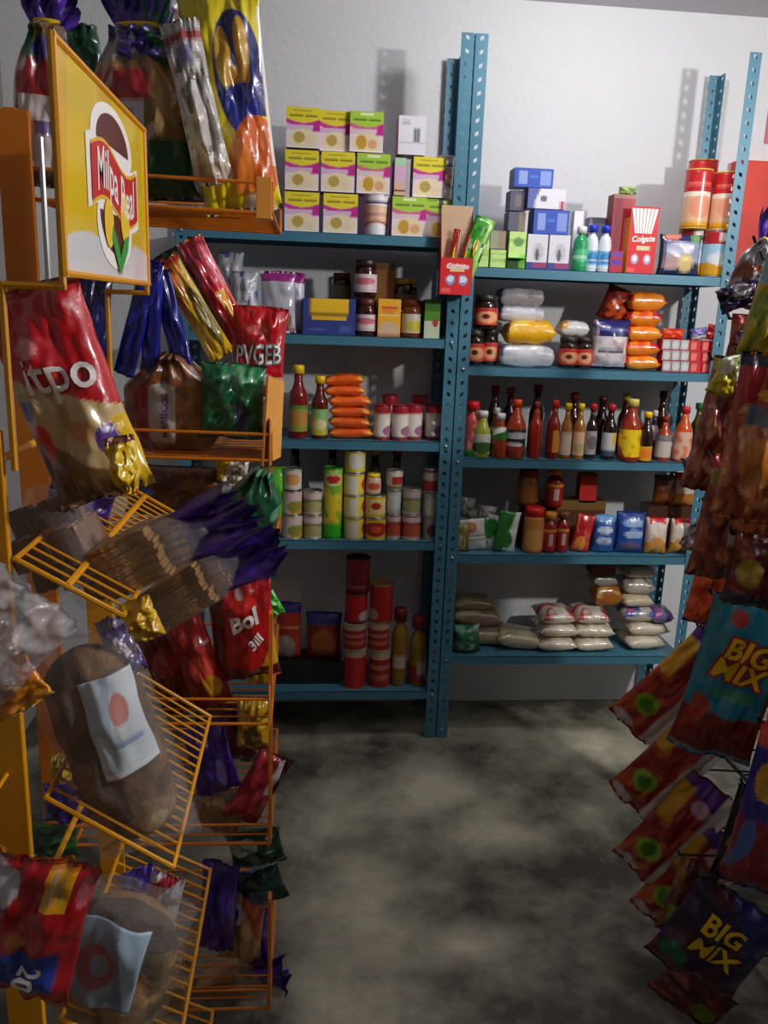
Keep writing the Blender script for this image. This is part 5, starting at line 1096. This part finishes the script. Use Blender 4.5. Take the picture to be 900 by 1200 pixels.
hang('tortilla_bag', 'purple bag hanging below the dark green bags', 'bag', 256, 1062, 1.64, 44, 120, .06, ['#34187c', ('n', .1, 4, 1, '#5530b0')], roll=4)
hang('bread_label_pack', 'bread bag with white round label in the low tray', 'bag', 285, 1082, 1.68, 50, 100, .06, ['#a8804c', ('n', .15, 5, 1, '#c49a60'), ('e', .3, .72, .24, .14, '#d0c8c8'), ('e', .3, .72, .1, .07, '#5a4a90'), ('d', 1, .8, 1.2, '#b84a30')], roll=6)
hang('tortilla_bag', 'small purple bag end at the rack bottom right', 'bag', 306, 1105, 1.72, 24, 100, .04, ['#3a2080', ('n', .1, 4, 1, '#6a50b0')], roll=0)
toast_pack('toast_loaf', 'dim loaf at the foot of the far rack', 270, 1160, 1.7, 90, 60, .08, 10, 70, tail=PUR, tailpx=24)

# ================================================================== SNACK STAND ON THE RIGHT
SR = tag(empty('snack_stand', (0, 0, 0)), 'dark wire snack stand on the right side of the aisle', 'rack')
DKM = mat('dark_stand_paint', '#1c1c22', .5)
SX0, SX1, SY0, SY1, SZ = 1.14, 1.36, .75, 2.1, 1.8  # stand made tall and long to block the second bulb low down
for x in (SX0, SX1):
    for y in (SY0, SY1):
        new_obj('post', box_mesh('post', x-.012, x+.012, y-.012, y+.012, 0, SZ, DKM, .002), SR)
for z in (.12, .45, .78, 1.1, 1.45, SZ-.01):
    sh = new_obj('shelf_frame', path_mesh('shelf_frame', [(SX0, SY0, z), (SX1, SY0, z), (SX1, SY1, z), (SX0, SY1, z)], .006, DKM, closed=True), SR)
    me = rung_mesh((SX0, 0, z), (SX1, 0, z), .003, DKM)
    for i in range(10):
        new_obj('rung', me, sh).location = (0, SY0+(SY1-SY0)*(i+1)/11, 0)
new_obj('back_panel', box_mesh('back_panel', SX1+.012, SX1+.02, SY0, SY1, .05, SZ, DKM), SR)  # unseen solid panel, added to shade floor and lower shelves
_n0 = set(C.objects)
CHILI = ['#9a1c14', ('e', .42, .28, .26, .09, '#8cb81c'), ('e', .42, .28, .16, .055, '#4a8a1c'), ('n', .15, 3.5, 1.4, '#c85a1c'), ('b', .86, 1, '#5a2a8a'), ('r', 0, .3, .55, .9, '#d8a01c'), ('e', .6, .8, .2, .06, '#d0a0b8'), ('e', .3, .05, .25, .05, '#d8c8d0'), ('e', .42, .28, .26, .09, '#8cb81c'), ('e', .42, .28, .16, .055, '#4a8a1c'), ('r', .8, 1, 0, 1, '#e8ddd0')]
for i, (x, y, ro, yw) in enumerate(((788, 804, 35, 30), (785, 893, 33, 30), (788, 972, 29, 32), (806, 1030, 26, 34))):
    hang('chili_chip_bag', '%s slanted red chip bag with green lime, counted downward' % ['first', 'second', 'third', 'fourth'][i], 'bag', x, y, 1.80-.03*i, 52, 165, .05, CHILI, roll=ro, yaw=yw, group='slanted red chip bags', nu=28, nv=56, seam=True)
BM = ['#1a8ca4', ('b', 0, .3, '#7a1a12'), ('n', .34, 3, 1, '#b83a1c'), ('w', .34, -.05, 3, '#1f8aa2'), ('e', .35, .88, .1, .05, '#c83a3a'), ('r', .3, .8, .4, .47, '#4a9a7a'), ('r', .94, 1, .2, .5, '#b83a20'), ('b', 0, .03, '#9ab0b8')]
hang('big_mix_bag', 'teal snack bag with yellow block lettering BIG MIX', 'bag', 858, 797, 1.50, 92, 205, .06, BM, roll=9, yaw=18, text=[('BIG', .55, .70, .17, INK['red'], dict(rot=-4, shear=.15, bold=.1)), ('MIX', .5, .57, .17, INK['red'], dict(rot=-4, shear=.15, bold=.1)), ('BIG', .55, .70, .17, INK['yellow'], dict(rot=-4, shear=.15, bold=.03, off=.0045)), ('MIX', .5, .57, .17, INK['yellow'], dict(rot=-4, shear=.15, bold=.03, off=.0045))])
hang('big_mix_bag', 'dark purple snack bag with yellow lettering BIG MIX low down', 'bag', 838, 1100, 1.40, 110, 130, .06, ['#2a1440', ('n', .2, 3, 1, '#4a1a30'), ('d', 1, 1, 1.35, '#20206a'), ('e', .2, .2, .16, .1, '#1c6a4a'), ('b', 0, .14, '#5a1414')], roll=24, yaw=16, text=[('BIG', .46, .66, .25, INK['yellow'], dict(bold=.03, shear=.1)), ('MIX', .5, .42, .25, INK['yellow'], dict(bold=.03, shear=.1))])
hang('chili_chip_bag', 'dark red bag at the foot of the stand', 'bag', 812, 1165, 1.5, 80, 60, .05, ['#4a1010', ('n', .1, 4, 1, '#7a2a1a'), ('e', .7, .4, .2, .2, '#6a7a1c')], roll=28, yaw=20)
hang('chili_chip_bag', 'narrow brown bag hanging above the dark purple one', 'bag', 806, 1055, 1.62, 40, 110, .04, ['#5a1810', ('n', .1, 4, 1, '#8a5a1c'), ('e', .4, .3, .3, .14, '#7a8a1c')], roll=10, yaw=30)
hang('candy_strip', 'black strip of small yellow sweets between the chip bags', 'packet', 862, 975, 1.42, 26, 130, .02, ['#0c0c14', ('e', .45, .85, .25, .07, '#a8842a'), ('e', .5, .62, .25, .07, '#b8962a'), ('e', .45, .4, .25, .07, '#a8842a'), ('e', .5, .17, .25, .07, '#98782a')], roll=8, yaw=15)
hang('purple_snack_bag', 'purple and red snack bag at the right edge of the picture', 'bag', 905, 950, 1.30, 70, 220, .06, ['#2c1c8a', ('b', 0, .45, '#8a141c'), ('e', .3, .68, .2, .12, '#d8a01c'), ('n', .3, 3, 1, '#4a6ab0'), ('b', .86, 1, '#e0502c')], roll=6, yaw=20)
hang('orange_snack_bag', 'bright orange puffed snack bag under the hanging brown bags', 'bag', 832, 692, 1.66, 44, 88, .06, ['#e8480c', ('n', .1, 9, 1, '#f06a1c'), ('b', 0, .06, '#4a2a8a'), ('b', .94, 1, '#4a2a8a')], roll=6, yaw=15)
PORK = ['#8a3826', ('n', .08, 9, 1.3, '#b8664a'), ('n', .3, 11, 1.2, '#d89a7c'), ('n', .28, 7.3, 1.4, '#6a1c14'), ('b', .88, 1, '#a81820')]
hang('pork_rind_bag', 'clear bag of brown crisps with a yellow and silver neck', 'bag', 850, 500, 1.52, 66, 160, .08, PORK+[('n', .4, 4, 1, '#c07a5a'), ('d', .2, 1, .9, '#c8bc2a'), ('d', .3, 1, 1.02, '#b8bcb0')], roll=8, yaw=10, wr=.014)
hang('pork_rind_bag', 'brown crisp bag with red header and blue print at the right edge', 'bag', 890, 515, 1.40, 76, 200, .07, ['#9a3a20', ('n', .1, 8, 1.4, '#c8743a'), ('n', .34, 9, 1.4, '#e0a878'),  ('r', 0, 1, .7, .92, '#a8141c'), ('e', .6, .76, .3, .04, '#d8a02c'), ('r', .2, .9, .58, .7, '#6a7a90'), ('e', .5, .38, .3, .14, '#c8782c'), ('b', .92, 1, '#2a2040')], roll=4, yaw=14, wr=.012)
hang('pork_rind_bag', 'brown crisp bag with green spot in the lower row', 'bag', 862, 610, 1.46, 84, 150, .07, ['#74241a', ('n', .1, 8, 1.3, '#a04c2c'), ('n', .34, 9, 1.3, '#c87a54'),  ('e', .18, .82, .16, .1, '#7a8a1c'), ('e', .6, .78, .2, .1, '#5a6a50'), ('r', .4, 1, .32, .42, '#a89a94'), ('e', .6, .6, .22, .16, '#c86a24'), ('b', .9, 1, '#a0141c')], roll=5, yaw=14, wr=.012)
hang('pork_rind_bag', 'dark red crisp bag at the lower right of the hanging bags', 'bag', 890, 670, 1.40, 70, 90, .06, ['#5a1014', ('n', .2, 4, 1, '#8a2a1c'), ('e', .3, .5, .2, .2, '#a88a1c'), ('b', 0, .2, '#20143a')], roll=5, yaw=14)
hang('foil_packet', 'silver and purple foil packet against the blue post', 'packet', 818, 545, 1.68, 34, 26, .02, ['#3a2a6a', ('e', .6, .5, .3, .3, '#c8c8d8'), ('n', .2, 4, 1, '#8a8aa8')], roll=-20, yaw=10, wr=.01)
hang('foil_packet', 'silver foil packet end pointing down by the shelf', 'packet', 822, 618, 1.64, 24, 60, .02, ['#a8a4a8', ('n', .1, 5, 1, '#d0ccd0'), ('n', .3, 6, 1, '#6a5a6a')], roll=28, wr=.012)
tied_bag('purple_tied_bag', 'bag with bright purple knot and yellow green neck', 'bag', 862, 440, 1.50, 50, 60, .05, ['#8a9a5a', ('n', .1, 5, .4, '#c8ccb8'), ('b', 0, .4, '#c0b81c')], ['#5a34c8', ('n', .1, 4, .5, '#7a54e0')], 30, roll=22, neck=.3, tw=.8)
tied_bag('purple_tied_bag', 'upper bag with purple top and silver side near the red panel', 'bag', 880, 320, 1.52, 44, 80, .05, ['#8a4a3a', ('n', .1, 4, 1, '#a8a4a8'), ('b', .6, 1, '#9a9aa0')], ['#3a2490', ('n', .1, 4, .5, '#5a3ab8')], 44, roll=16, neck=.35, tw=.8)
hang('foil_packet', 'dark purple foil packet with a painted glint below the upper bag', 'packet', 868, 345, 1.50, 56, 30, .02, ['#241a44', ('e', .5, .6, .2, .3, '#b8b8c8'), ('n', .3, 4, 1, '#4a3a7a')], roll=-24, wr=.01)  # pale ellipse paints a glint into the foil colour
hang('pork_rind_bag', 'yellow green bag at the right edge under the purple top', 'bag', 902, 360, 1.42, 44, 120, .05, ['#8aa02c', ('n', .1, 4, 1, '#c8b82c'), ('b', .7, 1, '#8ab8c8')], roll=10, yaw=10)
hang('pork_rind_bag', 'red brown bag behind the purple knot', 'bag', 882, 400, 1.56, 60, 60, .04, ['#7a2418', ('n', .1, 4, 1, '#a85a3a'), ('b', .8, 1, '#b01c22')], roll=4)

# pegs of the stand that carry the hanging bags
bpy.context.view_layer.update()
for o in [o for o in C.objects if o not in _n0 and o.parent is None]:
    ms = [o] if o.type == 'MESH' else [c for c in o.children if c.name.startswith('bag_body')]
    top = max((m_.matrix_world @ v.co for m_ in ms for v in m_.data.vertices), key=lambda q: q.z)
    z = min(top.z-.004, SZ-.01)
    new_obj('peg', path_mesh('peg', [(SX0, top.y+.01, z-.02), (top.x, top.y+.01, z-.006), (top.x-.006, top.y+.01, z+.006)], .0028, DKM), SR)
# ------------------------------------------------------------------ red panel and pale poster on the back wall at the right
o = tag(new_obj('red_cabinet', box_mesh('red_cabinet', 1.545, 2.0, WY-.06, WY, 1.80, 2.17, mat('cabinet_red', '#d8341c', .5), .004)), 'flat red cabinet on the wall behind the right post', 'cabinet')
o = tag(new_obj('pink_poster', box_mesh('pink_poster', 1.66, 2.0, WY-.004, WY-.001, 2.24, 2.56, mat('poster_pink', '#c86a7c', .6))), 'faded pink red poster on the wall above the red cabinet', 'poster')
